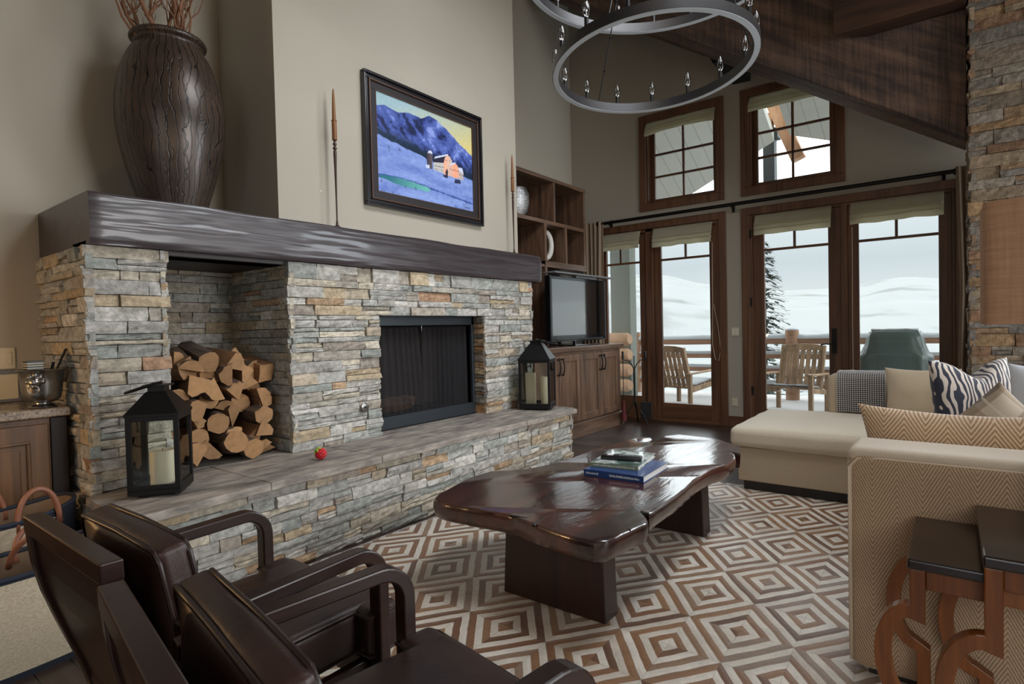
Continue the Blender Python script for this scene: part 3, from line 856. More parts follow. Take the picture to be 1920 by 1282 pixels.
# ---------------------------------------------------------------- curtain rod, curtains
rod = thing('curtain_rod', 'long dark iron curtain rod above the glass doors', 'curtain rod', (XW-.10, 1.92, 2.66))
mb = MB().cyl((XW-.10, 3.83, 2.655), (XW-.10, -.02, 2.665), .021, n=14)
mb.build('rod', M['darkiron'], rod, smooth=40)
for y in (3.85, -.04):
    MB().lathe([(.0, -.03), (.03, -.022), (.034, 0), (.03, .022), (0, .03)], (0, 0, 0), 14).xf(Matrix.Translation((XW-.10, y, 2.66)) @ Matrix.Rotation(PI/2, 4, 'X')).build('finial', M['darkiron'], rod, smooth=50)
for y in (2.075, 3.70, .06):
    MB().box(XW-.012, XW, y-.015, y+.015, 2.58, 2.70).bar((XW-.10, y, 2.645), (XW-.005, y, 2.625), .02, .014).build('bracket', M['darkiron'], rod)
def curtain(label, y0, y1, x, z0, z1, folds, amp, seed):
    def fn(u, v):
        a = u*folds*2*PI
        pin = .75+.25*abs(v-.55)*1.6
        y = (y0+y1)/2+(u-.5)*(y1-y0)*pin+.01*noise.noise(Vector((u*4, v*3, seed)))
        return (x+math.sin(a)*amp*(.7+.5*(1-v))+.02*noise.noise(Vector((u*3+seed, v*2, 1))), y, z0+(z1-z0)*v)
    solo('curtain', MB().sheet(fn, folds*12, 20, .008), M['curtain'], label, 'curtain', (x, (y0+y1)/2, z0), smooth=60, group='brown curtains at the ends of the rod')
curtain('gathered brown curtain at the left rod end beside the bookcase', 3.76, 4.12, XW-.12, .02, 2.68, 5, .035, 2)
curtain('gathered brown curtain at the right rod end behind the stone column', -.36, -.02, XW-.12, .02, 2.70, 4, .035, 5)

# ---------------------------------------------------------------- ledge stone builder
PAL = [srgb(178, 176, 170), srgb(192, 188, 180), srgb(171, 171, 165), srgb(194, 184, 166), srgb(202, 192, 174), srgb(182, 168, 148),
       srgb(184, 156, 126), srgb(168, 158, 146), srgb(164, 167, 161), srgb(176, 142, 116), srgb(190, 172, 144), srgb(182, 178, 172), srgb(206, 202, 194), srgb(172, 166, 154)]
PALW = [12, 11, 10, 7, 6, 5, 2, 6, 9, 1, 4, 12, 9, 7]
PALB = [srgb(150, 126, 98), srgb(168, 138, 104), srgb(134, 122, 108), srgb(172, 132, 90), srgb(146, 138, 126), srgb(158, 116, 78), srgb(130, 122, 112), srgb(176, 156, 124)]
def stone_panel(mb, O, U, N, W, H, seed, holes=(), jag=(1, 1), rows=(.034, .078), pal=None, palw=None, prot=.030, lens=(.10, .40), minrow=None):
    rnd = random.Random(seed)
    O, U, N = Vector(O), Vector(U), Vector(N); Z = Vector((0, 0, 1))
    pal = pal or PAL; palw = palw or (PALW if pal is PAL else [1]*len(pal))
    cuts = sorted({H}|{h[3] for h in holes if h[3] < H}|{h[2] for h in holes if h[2] > 0})
    v = 0.0
    mb.useC = True
    def one(u0, u1, v0, v1):
        g = .0022
        u0 += g; u1 -= g; v0 += g*.8; v1 -= g*.8
        if u1-u0 < .01 or v1-v0 < .008: return
        p = rnd.uniform(.004, prot); tilt = rnd.uniform(-.006, .006)
        nu = max(2, int((u1-u0)/.045)); nv = 3
        c = rnd.choices(pal, palw)[0]; k = rnd.uniform(.92, 1.24)
        col = tuple(min(1, t*k) for t in c)
        vs, cols = [], []
        for i in range(nu+1):
            for j in range(nv+1):
                u = u0+(u1-u0)*i/nu; w = v0+(v1-v0)*j/nv
                edge = (i in (0, nu)) or (j in (0, nv))
                d = p+tilt*(j/nv-.5)*2+rnd.uniform(-.0055, .0055)-(.004 if edge else 0)
                if edge:
                    if 0 < i < nu: w += rnd.uniform(-.0014, .0014)
                    if 0 < j < nv: u += rnd.uniform(-.0025, .0025)
                vs.append(O+U*u+Z*w+N*d)
                q = rnd.uniform(.93, 1.07)
                cols.append(tuple(min(1, t*q) for t in col))
        nf = len(vs); w_ = nv+1
        fs = [(i*w_+j, (i+1)*w_+j, (i+1)*w_+j+1, i*w_+j+1) for i in range(nu) for j in range(nv)]
        ring = [i*w_ for i in range(nu+1)]+[nu*w_+j for j in range(1, nv+1)]+[i*w_+nv for i in range(nu-1, -1, -1)]+[j for j in range(nv-1, 0, -1)]
        b = len(vs)
        for r in ring:
            q = vs[r]; vs.append(q-N*((q-O).dot(N)+.02)); cols.append(tuple(t*.9 for t in col))
        m = len(ring)
        fs += [(ring[k], b+k, b+(k+1) % m, ring[(k+1) % m]) for k in range(m)]
        mb.add(vs, fs, 0, cols)
    while v < H-.005:
        h = rnd.uniform(*rows)
        nxt = min([c for c in cuts if c > v+.004] or [H])
        if v+h > nxt-.028: h = nxt-v
        # free intervals of this row
        iv = [(0.0, W)]
        for (a, b, c, d) in holes:
            if c < v+h/2 < d:
                n2 = []
                for (s0, s1) in iv:
                    if b <= s0 or a >= s1: n2.append((s0, s1)); continue
                    if a > s0: n2.append((s0, a))
                    if b < s1: n2.append((b, s1))
                iv = n2
        for (s0, s1) in iv:
            u = s0-(rnd.uniform(.006, .028) if jag[0] and s0 == 0 else rnd.uniform(0, .008) if s0 else 0)
            end = s1+(rnd.uniform(.006, .028) if jag[1] and s1 == W else rnd.uniform(0, .008) if s1 < W else 0)
            while u < end-.004:
                L = rnd.uniform(*lens)*(.7 if rnd.random() < .3 else 1)
                if u+L > end-.07: L = end-u
                if h > .055 and rnd.random() < .22 and L < .5:
                    f = rnd.uniform(.4, .6); one(u, u+L, v, v+h*f); one(u, u+L, v+h*f, v+h)
                elif h > .05 and L > .22 and rnd.random() < .18:
                    f = rnd.uniform(.4, .6); k = u+L*rnd.uniform(.4, .6)
                    one(u, k, v, v+h); one(k, u+L, v, v+h*f); one(k, u+L, v+h*f, v+h)
                else: one(u, u+L, v, v+h)
                u += L
        v += h
    return mb

# ---------------------------------------------------------------- fireplace
ZH, ZM = .49, 1.71                        # hearth top, underside of the mantel
FX0, FX1 = .975, 4.67
NX0, NX1 = 1.315, 2.05                    # wood niche
BX0, BX1, BZ1 = 2.752, 3.958, 1.37        # firebox opening
fp = thing('fireplace', 'stacked ledgestone fireplace with hewn dark mantel, wood niche and raised hearth', 'fireplace', (2.8, YS, 0))
# front of the surround
sf = MB()
stone_panel(sf, (FX0, YS, ZH), (1, 0, 0), (0, -1, 0), NX0-FX0, ZM-ZH, 3)
sf.build('stone_pier', M['stone'], fp)
sf = MB()
stone_panel(sf, (NX1, YS, ZH), (1, 0, 0), (0, -1, 0), FX1-NX1, ZM-ZH, 5, holes=[(BX0-NX1, BX1-NX1, -.1, BZ1-ZH)])
su = sf.build('stone_surround', M['stone'], fp)
sp = MB()
stone_panel(sp, (FX0, YL, 0), (0, -1, 0), (-1, 0, 0), YL-YS, ZM, 11, pal=PAL, rows=(.04, .085))
sp.build('stone_side', M['stone'], fp)
ri = MB()
stone_panel(ri, (FX1, YS, 0), (0, 1, 0), (1, 0, 0), .95, ZM, 12)
ri.build('stone_side', M['stone'], fp)
nb = MB()
stone_panel(nb, (NX0-.02, 4.08, ZH), (1, 0, 0), (0, -1, 0), NX1-NX0+.16, ZM-ZH, 14, rows=(.05, .08), prot=.012, jag=(0, 0))
stone_panel(nb, (NX1, YS, ZH), (0, 1, 0), (-1, 0, 0), .75, ZM-ZH, 15, rows=(.04, .085), prot=.02, jag=(1, 0))
stone_panel(nb, (NX0, 4.1, ZH), (0, -1, 0), (1, 0, 0), .75, ZM-ZH, 16, prot=.012, jag=(0, 1))
nb.build('niche_lining', M['stone'], fp)
# masonry core behind the cladding
co = MB()
co.box(FX0+.016, NX0-.016, YS+.016, YL-.02, 0, ZM); co.box(NX1+.03, BX0-.01, YS+.008, YL-.02, 0, ZM); co.box(BX1+.01, FX1-.008, YS+.008, YR-.02, 0, ZM)
co.box(BX0-.02, BX1+.02, YS+.008, YR-.03, BZ1+.012, ZM); co.box(NX0-.02, NX1+.05, 4.09, YL-.005, 0, ZM); co.box(NX0-.02, FX1-.008, YS+.05, 4.0, 0, ZH-.05)
co.build('mortar_core', m_plain('dark_mortar', srgb(58, 54, 50), .95), fp)
# jambs of the firebox opening
for jl in (0, 1):
  jb = MB()
  if jl == 0: stone_panel(jb, (BX0, YS+.0, ZH), (0, 1, 0), (1, 0, 0), .13, BZ1-ZH, 21, prot=.010, jag=(0, 0), pal=PALB, lens=(.2, .4))
  else: stone_panel(jb, (BX1, YS+.13, ZH), (0, -1, 0), (-1, 0, 0), .13, BZ1-ZH, 22, prot=.010, jag=(0, 0), pal=PALB, lens=(.2, .4))
  jb.build('firebox_jamb', M['stone'], fp)
# hearth
hb = MB()
stone_panel(hb, (.93, 2.82, 0), (1, 0, 0), (0, -1, 0), 3.60, ZH-.045, 31, rows=(.045, .075), prot=.024)
stone_panel(hb, (4.53, 2.82, 0), (0, 1, 0), (1, 0, 0), .55, ZH-.045, 32, rows=(.045, .075), prot=.02)
stone_panel(hb, (.93, 3.36, 0), (0, -1, 0), (-1, 0, 0), .54, ZH-.045, 33, rows=(.045, .075), prot=.02)
hb.build('stone_hearth_base', M['stone'], fp)
MB().box(.94, 4.52, 2.83, YS+.06, .0, ZH-.05).build('hearth_core', bpy.data.materials['dark_mortar'], fp)
rs = random.Random(4)
xs = [.90, 1.56, 2.28, 3.02, 3.80, 4.66]
def slab(poly, seed):
    r2 = random.Random(seed)
    out = []
    n = len(poly)
    for i in range(n):
        a, b = Vector((*poly[i], 0)), Vector((*poly[(i+1) % n], 0))
        k = max(1, int((b-a).length/.08))
        for t in range(k):
            p = a.lerp(b, t/k)
            out.append((p.x+r2.uniform(-.003, .003), p.y+r2.uniform(-.003, .003)))
    return MB().prism(out, ZH-.042, ZH)
for i in range(5):
    x0, x1 = xs[i]+.002, xs[i+1]-.002
    y0 = 2.775
    bk = YS+.10
    poly = [(x0, y0+rs.uniform(-.006, .006)), (x1, y0+rs.uniform(-.006, .006)), (x1, bk), (x0, bk)]
    if i == 0: poly = [(.905, 2.74), (x1, y0), (x1, bk), (.915, 3.30)]
    if i == 4: poly = [(x0, y0), (4.585, y0), (4.66, 2.86), (4.68, bk), (x0, bk)]
    slab(poly, 40+i).build('hearth_slab', M['slab'], fp, bevel=.005)
slab([(NX0-.02, YS+.10), (NX1+.05, YS+.10), (NX1+.05, 4.08), (NX0-.02, 4.08)], 50).build('niche_floor_slab', M['slab'], fp)
# mantel beam with a hewn front
def mantel(u, v):
    x = .975+u*3.845
    d = .005*noise.noise(Vector((x*1.6, v*10+.9*noise.noise(Vector((x*.9, 0, 3))), 2)))+.0035*noise.noise(Vector((x*5.0, v*26, 5)))
    wav = .008*noise.noise(Vector((x*2.4, 0, v*.2+9)))
    z = 1.713+v*.257+(wav if v > .5 else wav*.5)*abs(v-.5)*2
    return (x, 3.288+d+.012*(abs(v-.5)*2)**8+.01*(abs(u-.5)*2)**60, z)
mm = MB().grid(mantel, 150, 26)
nv_ = 26
def edge(j): return [mm.v[i*(nv_+1)+j] for i in range(151)]
for j, sgn in ((0, 0), (nv_, 1)):
    for i in range(150):
        a, b = i*(nv_+1)+j, (i+1)*(nv_+1)+j
        k = len(mm.v)
        pa, pb = mm.v[a], mm.v[b]
        mm.add([pa, pb, (pb.x, YL-.005, pb.z), (pa.x, YL-.005, pa.z)], [(0, 1, 2, 3)])
for i in (0, 150):
    for j in range(nv_):
        pa, pb = mm.v[i*(nv_+1)+j], mm.v[i*(nv_+1)+j+1]
        mm.add([pa, pb, (pb.x, YL-.005, pb.z), (pa.x, YL-.005, pa.z)], [(0, 1, 2, 3)])
mm.build('mantel_beam', M['mantel'], fp, weld=True, smooth=50)
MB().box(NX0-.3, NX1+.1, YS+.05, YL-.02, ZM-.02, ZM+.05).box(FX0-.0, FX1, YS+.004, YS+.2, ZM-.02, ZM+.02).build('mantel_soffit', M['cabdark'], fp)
# firebox insert
ib = MB()
ib.box(BX0, BX1, YS+.12, YS+.15, ZH+.002, ZH+.10)                     # bottom panel
ib.box(BX0, BX0+.035, YS+.12, YS+.15, ZH+.10, BZ1); ib.box(BX1-.035, BX1, YS+.12, YS+.15, ZH+.10, BZ1)
ib.box(BX0, BX1, YS+.12, YS+.15, BZ1-.075, BZ1+.01)
ins = ib.build('firebox_frame', M['insert'], fp, bevel=.003)
MB().cyl((BX0+.03, YS+.175, BZ1-.085), (BX1-.03, YS+.175, BZ1-.085), .007, n=8).build('screen_rod', M['darkiron'], ins)
def firescreen(x0, x1, seed, slant):
    def fn(u, v):
        fold = math.sin(u*2*PI*9+seed+1.5*math.sin(u*7+seed))
        return (x0+u*(x1-x0)+slant*(1-v)*u, YS+.18+.012*fold+.006*noise.noise(Vector((u*8, v*2, seed))), ZH+.06+v*(BZ1-ZH-.15))
    return MB().grid(fn, 110, 6)
firescreen(BX0+.03, 3.33, 1, .06).build('mesh_screen', M['firemesh'], ins, smooth=True)
firescreen(3.36, BX1-.03, 4, .0).build('mesh_screen', M['firemesh'], ins, smooth=True)
MB().tube([(3.335, YS+.158, BZ1-.03), (3.337, YS+.156, BZ1-.08), (3.335, YS+.156, BZ1-.12)], [.006, .004, .006], 8).build('screen_pull', M['silver'], ins, smooth=True)
bx = MB()
bx.box(BX0-.02, BX1+.02, 4.0, 4.03, ZH-.04, BZ1+.2); bx.box(BX0-.05, BX0-.01, YS+.13, 4.0, ZH-.04, BZ1+.2); bx.box(BX1+.01, BX1+.05, YS+.13, 4.0, ZH-.04, BZ1+.2)
bx.box(BX0-.02, BX1+.02, YS+.13, 4.0, ZH-.04, ZH+.01)
for z in (.68, .86, 1.04, 1.22):
    bx.box(BX0, BX1, 3.990, 4.0, z, z+.165)
bx.build('fire_brick_lining', M['firebox'], ins)
gr = MB()
for x in (2.95, 3.15, 3.35, 3.55, 3.75): gr.bar((x, 3.58, ZH+.09), (x, 3.9, ZH+.09), .02, .02)
gr.bar((2.9, 3.62, ZH+.08), (3.8, 3.62, ZH+.08), .02, .02).bar((2.9, 3.86, ZH+.08), (3.8, 3.86, ZH+.08), .02, .02)
for x in (2.95, 3.75):
    for y in (3.62, 3.86): gr.bar((x, y, ZH+.01), (x, y, ZH+.09), .02, .02)
gr.build('log_grate', M['darkiron'], ins)
# small key plate and an outlet set in the stone
kp = MB().lathe([(0, 0), (.033, 0), (.034, .006), (.03, .009), (.012, .010)], (0, 0, 0), 20).xf(Matrix.Translation((2.595, YS-.02, .715)) @ Matrix.Rotation(PI/2, 4, 'X'))
ko = kp.build('gas_key_plate', M['pewter'], fp, smooth=40)
MB().box(2.588, 2.602, YS-.034, YS-.028, .708, .722).build('key_hole', M['black'], ko)
solo('wall_outlet', MB().box(4.47, 4.545, YS-.036, YS-.022, .81, .925), M['plate'], 'small cream outlet plate on the stone behind the right lantern', 'outlet', (4.507, YS-.03, .81), bevel=.003)

# ---------------------------------------------------------------- logs
LOGM = [M['split'], M['endgrain'], M['bark']]
def log_mesh(rnd, r, L, kind):
    # cross-section outline with bark on the round side
    n = 14; poly = []; bark = []
    if kind == 0:      # split wedge: two flat faces and a rounded bark arc
        a0 = rnd.uniform(0, 2*PI); span = rnd.uniform(1.1, 2.2)
        tip = (-r*.62*math.cos(a0), -r*.62*math.sin(a0))
        poly.append(tip); bark.append(False)
        k = 7
        for i in range(k+1):
            t = a0-span/2+span*i/k; q = r*rnd.uniform(.9, 1.06)*1.05
            poly.append((q*math.cos(t), q*math.sin(t))); bark.append(i < k)
    elif kind == 1:    # half round
        a0 = rnd.uniform(0, 2*PI); k = 9
        for i in range(k+1):
            t = a0+PI*i/k; q = r*rnd.uniform(.92, 1.05)
            poly.append((q*math.cos(t)*1.1, q*math.sin(t)-.25*r*math.sin(a0+PI/2))); bark.append(i < k)
    elif kind == 2:    # round
        for i in range(12):
            t = 2*PI*i/12; q = r*rnd.uniform(.82, .95); poly.append((q*math.cos(t), q*math.sin(t))); bark.append(True)
    else:              # squarish split
        a0 = rnd.uniform(0, PI/2)
        for i in range(4):
            t = a0+PI/2*i+rnd.uniform(-.25, .25); q = r*rnd.uniform(.85, 1.15)
            poly.append((q*math.cos(t), q*math.sin(t))); bark.append(rnd.random() < .25)
            t2 = a0+PI/2*(i+.5); q2 = r*rnd.uniform(.68, .8); poly.append((q2*math.cos(t2), q2*math.sin(t2))); bark.append(bark[-1])
    m = len(poly); ns = 6
    bow = rnd.uniform(-.02, .02); bow2 = rnd.uniform(-.015, .015); tap = rnd.uniform(.85, 1.1)
    mb = MB(); vs = []
    for j in range(ns+1):
        y = L*j/ns; s = 1+(tap-1)*j/ns
        for (a, b) in poly:
            f = 1+rnd.uniform(-.05, .05)
            skew = (rnd.uniform(-.012, .012) if j in (0, ns) else 0)
            vs.append((a*s*f+bow*math.sin(PI*j/ns), y+skew, b*s*f+bow2*math.sin(PI*j/ns)))
    mb.v = [Vector(p) for p in vs]; mb.c = [(1, 1, 1)]*len(vs)
    for j in range(ns):
        for i in range(m):
            mb.f.append((j*m+i, j*m+(i+1) % m, (j+1)*m+(i+1) % m, (j+1)*m+i)); mb.mi.append(2 if bark[i] else 0)
    mb.f.append(tuple(range(m))); mb.mi.append(1); mb.f.append(tuple(ns*m+i for i in range(m))[::-1]); mb.mi.append(1)
    return mb
rl = random.Random(77)
ORD = ['first', 'second', 'third', 'fourth', 'fifth', 'sixth', 'seventh', 'eighth']
ROWN = ['bottom row', 'second row up', 'third row up', 'fourth row up', 'fifth row up', 'sixth row up', 'top row']
KN = ['split wedge', 'half-round', 'round', 'squared split']
prev = None
for row in range(7):
    cols = [7, 7, 6, 7, 6, 7, 5][row]
    for c in range(cols):
        z = ZH+.052+row*.0915
        pitch = .735/max(cols, 6)
        x = NX0+.055+(c+.5*(row % 2)*(.5))*(.64/(cols-1 if cols > 5 else 5.5))
        x = min(x, NX1-.075)
        if row >= 5 and x > 1.93: z -= .0
        kind = rl.choices([0, 1, 2, 3], [4, 4.5, 2.2, 2.2])[0]
        r = rl.uniform(.056, .074)*(1.12 if kind == 0 else 1)
        L = rl.uniform(.36, .44)
        mb = log_mesh(rl, r, L, kind)
        tilt = rl.uniform(-.16, .2); yaw = rl.uniform(-.34, .30)
        y = 3.46+rl.uniform(-.085, .085)+row*.012
        mb.xf(Matrix.Rotation(yaw, 4, 'Z') @ Matrix.Rotation(tilt, 4, 'X'))
        lo = min(v.z for v in mb.v); base = (x, y, ZH+.003 if row == 0 else z-r*.8)
        mb.xf(Matrix.Translation((0, 0, -lo)))
        xmin = min(v.x for v in mb.v)+x; xmax = max(v.x for v in mb.v)+x
        if xmin < NX0+.02: mb.xf(Matrix.Translation((NX0+.02-xmin, 0, 0)))
        if xmax > NX1-.025: mb.xf(Matrix.Translation((NX1-.025-xmax, 0, 0)))
        side = 'from the left' if c < cols/2 else 'from the right'
        k = c if c < cols/2 else cols-1-c
        o = solo('firewood_log', mb, LOGM, '%s log, %s of the niche stack, %s %s' % (KN[kind], ROWN[row], ORD[k], side), 'log', base, group='firewood logs stacked in the niche', local=True, smooth=35)
# logs and embers behind the fire screen
for i, (x, y, z, yaw, lab) in enumerate([(3.05, 3.68, ZH+.115, 1.35, 'pale split log lying front left on the grate behind the fire screen'), (3.25, 3.80, ZH+.115, 1.7, 'split log lying at the back of the grate behind the fire screen')]):
    mb = log_mesh(rl, .055, .5, 3); mb.xf(Matrix.Rotation(yaw, 4, 'Z') @ Matrix.Translation((0, -.25, 0)))
    lo = min(v.z for v in mb.v); mb.xf(Matrix.Translation((0, 0, -lo)))
    solo('firewood_log', mb, LOGM, lab, 'log', (x, y, ZH+.102), group='logs on the fire grate', local=True, smooth=35)

# ---------------------------------------------------------------- vase and branches on the mantel
VX, VY, VZ = 1.55, 3.75, 1.972
prof = [(0, 0), (.165, 0), (.172, .01), (.20, .10), (.245, .25), (.285, .42), (.303, .56), (.300, .70), (.275, .84), (.235, .95), (.203, 1.005), (.190, 1.03), (.196, 1.045), (.212, 1.055), (.215, 1.07), (.205, 1.083), (.190, 1.083), (.178, 1.05), (.19, 1.0), (.22, .93), (.0, .90)]
# smooth the profile
def smooth_prof(p, k=3):
    out = []
    for i in range(len(p)-1):
        a = p[max(i-1, 0)]; b = p[i]; c = p[i+1]; d = p[min(i+2, len(p)-1)]
        for t in range(k):
            s = t/k
            f = lambda w, x, y, z: .5*((2*x)+(-w+y)*s+(2*w-5*x+4*y-z)*s*s+(-w+3*x-3*y+z)*s**3)
            out.append((max(0, f(a[0], b[0], c[0], d[0])), f(a[1], b[1], c[1], d[1])))
    return out+[p[-1]]
prof = [(a*.955, b*.985) for a, b in prof]
solo('floor_vase', MB().lathe(prof[:2]+smooth_prof(prof[2:], 3), (VX, VY, VZ), 64), M['vase'], 'large dark crackle-glazed vase standing on the left of the mantel', 'vase', (VX, VY, VZ), smooth=60)
rb = random.Random(12)
def twig(mb, p, d, L, r, depth, curl):
    pts = [Vector(p)]; rs = [r]; d = Vector(d).normalized(); n = 9
    ph = rb.uniform(0, 6.28)
    for i in range(n):
        d = (d+Vector((math.sin(ph+i*1.5), math.cos(ph*1.3+i*1.25), .25*math.sin(i*2+ph)))*curl+Vector((0, 0, .05))).normalized()
        pts.append(pts[-1]+d*L/n); rs.append(r*(1-.75*(i+1)/n))
    mb.tube(pts, rs, 6)
    if depth:
        for k in range(5 if depth > 1 else 3):
            i = rb.randint(2, n-1)
            a = Vector((rb.uniform(-1, 1), rb.uniform(-1, 1), rb.uniform(.1, .9)))
            twig(mb, pts[i], (d+a*1.1), L*rb.uniform(.3, .6), rs[i]*.7, depth-1, curl*1.25)
BR = [(-.62, .0, .010, 'curly willow branch leaning furthest left out of the vase'), (-.48, .12, .013, 'curly willow branch, second from the left in the vase'),
      (-.34, -.12, .016, 'thick curly willow branch, third from the left in the vase'), (-.22, .08, .012, 'curly willow branch, fourth from the left in the vase'),
      (-.10, -.12, .013, 'curly willow branch left of the middle of the vase mouth'), (.0, .12, .012, 'thin willow branch in the middle at the back of the vase mouth'),
      (.06, -.14, .014, 'curly willow branch in the middle at the front of the vase mouth'), (.16, .06, .012, 'curly willow branch right of the middle of the vase mouth'),
      (.24, -.12, .015, 'forked willow branch, third from the right in the vase'), (.34, .04, .013, 'curly willow branch, second from the right in the vase'),
      (.46, -.04, .011, 'curly willow branch leaning furthest right out of the vase')]
for i, (dx, dy, r, lab) in enumerate(BR):
    mb = MB()
    twig(mb, (VX+dx*.13, VY+dy*.3, VZ+.905), (dx*1.25, dy, 1.15), .62+.07*(i % 3), r, 2, .36)
    solo('willow_branch', mb, M['willow'], lab, 'branch', (VX+dx*.13, VY+dy*.3, VZ+.905), smooth=60, group='curly willow branches in the vase')

# ---------------------------------------------------------------- painting
PX0, PX1, PZ0, PZ1 = 2.712, 4.028, 2.185, 3.168
pt = thing('framed_painting', 'framed winter landscape painting of snowy blue mountains and a white barn', 'painting', ((PX0+PX1)/2, 3.42, PZ0))
def frame_ring(mb, m0, m1, y0, y1):
    x0, x1, z0, z1 = PX0+m0, PX1-m0, PZ0+m0, PZ1-m0
    w = m1-m0
    for (a0, a1, b0, b1) in ((x0, x1, z0, z0+w), (x0, x1, z1-w, z1), (x0, x0+w, z0+w, z1-w), (x1-w, x1, z0+w, z1-w)):
        mb.box(a0, a1, y1, y0, b0, b1)
fr = MB(); frame_ring(fr, 0, .022, 3.42, 3.372); frame_ring(fr, .022, .05, 3.42, 3.384)
fo = fr.build('frame', M['frameblack'], pt, bevel=.008, seg=3)
fr = MB(); frame_ring(fr, .05, .062, 3.418, 3.378); fr.build('frame_lip', M['framebronze'], fo, bevel=.003)
fr = MB(); frame_ring(fr, .062, .118, 3.416, 3.392); fr.build('liner', M['linerdark'], pt, bevel=.002)
fr = MB(); frame_ring(fr, .113, .119, 3.415, 3.390); fr.build('gilt_edge', M['framebronze'], pt)
def ridge(u):
    P = [(0, .85), (.08, .885), (.2, .86), (.32, .90), (.43, .885), (.52, .955), (.6, .93), (.7, .875), (.85, .755), (1, .67)]
    for (a, b), (c, d) in zip(P, P[1:]):
        if a <= u <= c: return b+(d-b)*(u-a)/(c-a)+.012*noise.noise(Vector((u*16, 2, 2)))
    return .7
def lerp(a, b, t): return tuple(x+(y-x)*max(0, min(1, t)) for x, y in zip(a, b))
def inside(poly, x, y):
    k = False
    for (x0, y0), (x1, y1) in zip(poly, poly[1:]+poly[:1]):
        if (y0 > y) != (y1 > y) and x < (x1-x0)*(y-y0)/(y1-y0)+x0: k = not k
    return k
def pq(pts):
    out = []
    for x, y in pts:
        u = (x-172)/658; top, bot = 280+255*u, 960+140*u
        out.append((u, (bot-y)/(bot-top)))
    return out
def wall(warm, cool, uc):
    def f(u, v):
        c = lerp(warm, cool, abs(u-uc)*9)
        return c
    return f
SNOWC = srgb(206, 214, 240)
CW = srgb(198, 194, 190)
BARN = [(pq([(488, 700), (500, 682), (516, 680), (528, 694), (526, 802), (490, 798)]), lambda u, v: lerp(srgb(50, 44, 60), srgb(108, 96, 100), (u-.48)*14)),
        (pq([(494, 694), (502, 678), (518, 676), (529, 692), (524, 702), (508, 694)]), SNOWC),
        (pq([(480, 772), (505, 775), (506, 798), (482, 795)]), SNOWC),
        (pq([(533, 752), (612, 758), (610, 834), (534, 806)]), CW),
        (pq([(528, 756), (545, 724), (636, 706), (612, 762)]), srgb(36, 36, 58)),
        (pq([(540, 732), (548, 718), (646, 702), (638, 714)]), SNOWC),
        (pq([(608, 764), (616, 730), (636, 708), (656, 722), (672, 752), (674, 838), (640, 852), (606, 836)]), wall(srgb(246, 176, 140), CW, .665)),
        (pq([(618, 822), (632, 800), (640, 822), (636, 850), (620, 846)]), srgb(70, 52, 60)),
        (pq([(716, 800), (748, 806), (757, 842), (754, 886), (716, 870)]), srgb(190, 176, 172)),
        (pq([(712, 804), (726, 794), (750, 804), (758, 842), (738, 830)]), SNOWC),
        (pq([(648, 790), (664, 768), (694, 762), (716, 790), (724, 820), (724, 868), (690, 866), (648, 848)]), wall(srgb(246, 166, 128), CW, .795)),
        (pq([(650, 786), (664, 764), (700, 760), (694, 770), (668, 776)]), SNOWC),
        (pq([(600, 838), (640, 852), (632, 866), (604, 856)]), srgb(40, 46, 76)), (pq([(690, 872), (730, 880), (736, 906), (684, 900)]), srgb(44, 52, 84))]
for (x0, y0, x1, y1, n_) in ((540, 776, 604, 788, 9), (542, 796, 600, 812, 8), (656, 800, 716, 818, 8), (722, 838, 752, 848, 4), (622, 742, 652, 746, 3)):
    for k_ in range(n_):
        s_ = k_/max(1, n_-1); x_ = x0+(x1-x0)*s_; y_ = y0+(y1-y0)*s_
        BARN.append((pq([(x_, y_), (x_+3.4, y_+.6), (x_+3.4, y_+8), (x_, y_+7.4)]), srgb(42, 44, 66)))
def paint(u, v):
    nz = lambda a, b, s=0: noise.noise(Vector((u*a, v*b, s)))
    rg = ridge(u)
    if v > rg:
        t = max(0, min(1, (u-.25)*.9+(.98-v)*1.6))
        return lerp(srgb(160, 190, 200), srgb(222, 208, 136), t)
    foot = .57-.2*u+.015*nz(20, 20)
    if v > foot:
        k = nz(5+9*(u-v), 5, 1)+.7*noise.noise(Vector(((u+v*.7)*17, (v-u*.6)*5, 4)))+.35*noise.noise(Vector((u*40, v*34, 6)))
        c = lerp(srgb(40, 56, 128), srgb(96, 118, 196), .5+k*.9)
        if k > .28: c = lerp(c, srgb(142, 160, 224), (k-.28)*2.6)
        if k < -.22: c = lerp(c, srgb(26, 36, 74), (-.22-k)*2.8)
        tree = (v-foot)/(.13+.05*nz(9, 3, 8)+.10*max(0, u-.55))
        if tree < 1: c = lerp(srgb(20, 40, 62), c, max(0, tree-.35)*1.5+.25*nz(40, 40, 3))
        return c
    c = lerp(srgb(96, 122, 196), srgb(152, 174, 230), .45+.6*nz(3, 11, 2)+.25*nz(22, 40, 5))
    e = ((u-.27)/.25)**2+((v-.145+.03*(u-.3))/.036)**2+.35*nz(14, 18, 7)
    if e < 1: c = lerp(srgb(40, 112, 128), srgb(120, 200, 190), (u-.1)*2.1)
    elif e < 1.5 and v > .14: c = srgb(60, 86, 160)
    if abs(v-(.16-.13*(u-.5)))+.01*nz(30, 5) < .008 and u > .5: c = srgb(64, 88, 160)
    if nz(40, 22, 11)+.4*nz(120, 60, 3) > .55 and (v < .2 or (u < .3 and .42 < v)): c = lerp(c, srgb(54, 66, 116), .7)
    return c
def picture(u, v):
    c = paint(u, v)
    # silo and barns, drawn over the snow in order
    for poly, colr in BARN:
        if inside(poly, u, v): c = colr(u, v) if callable(colr) else colr
    return c
cv = MB(); cv.useC = True
NU, NV = 330, 230
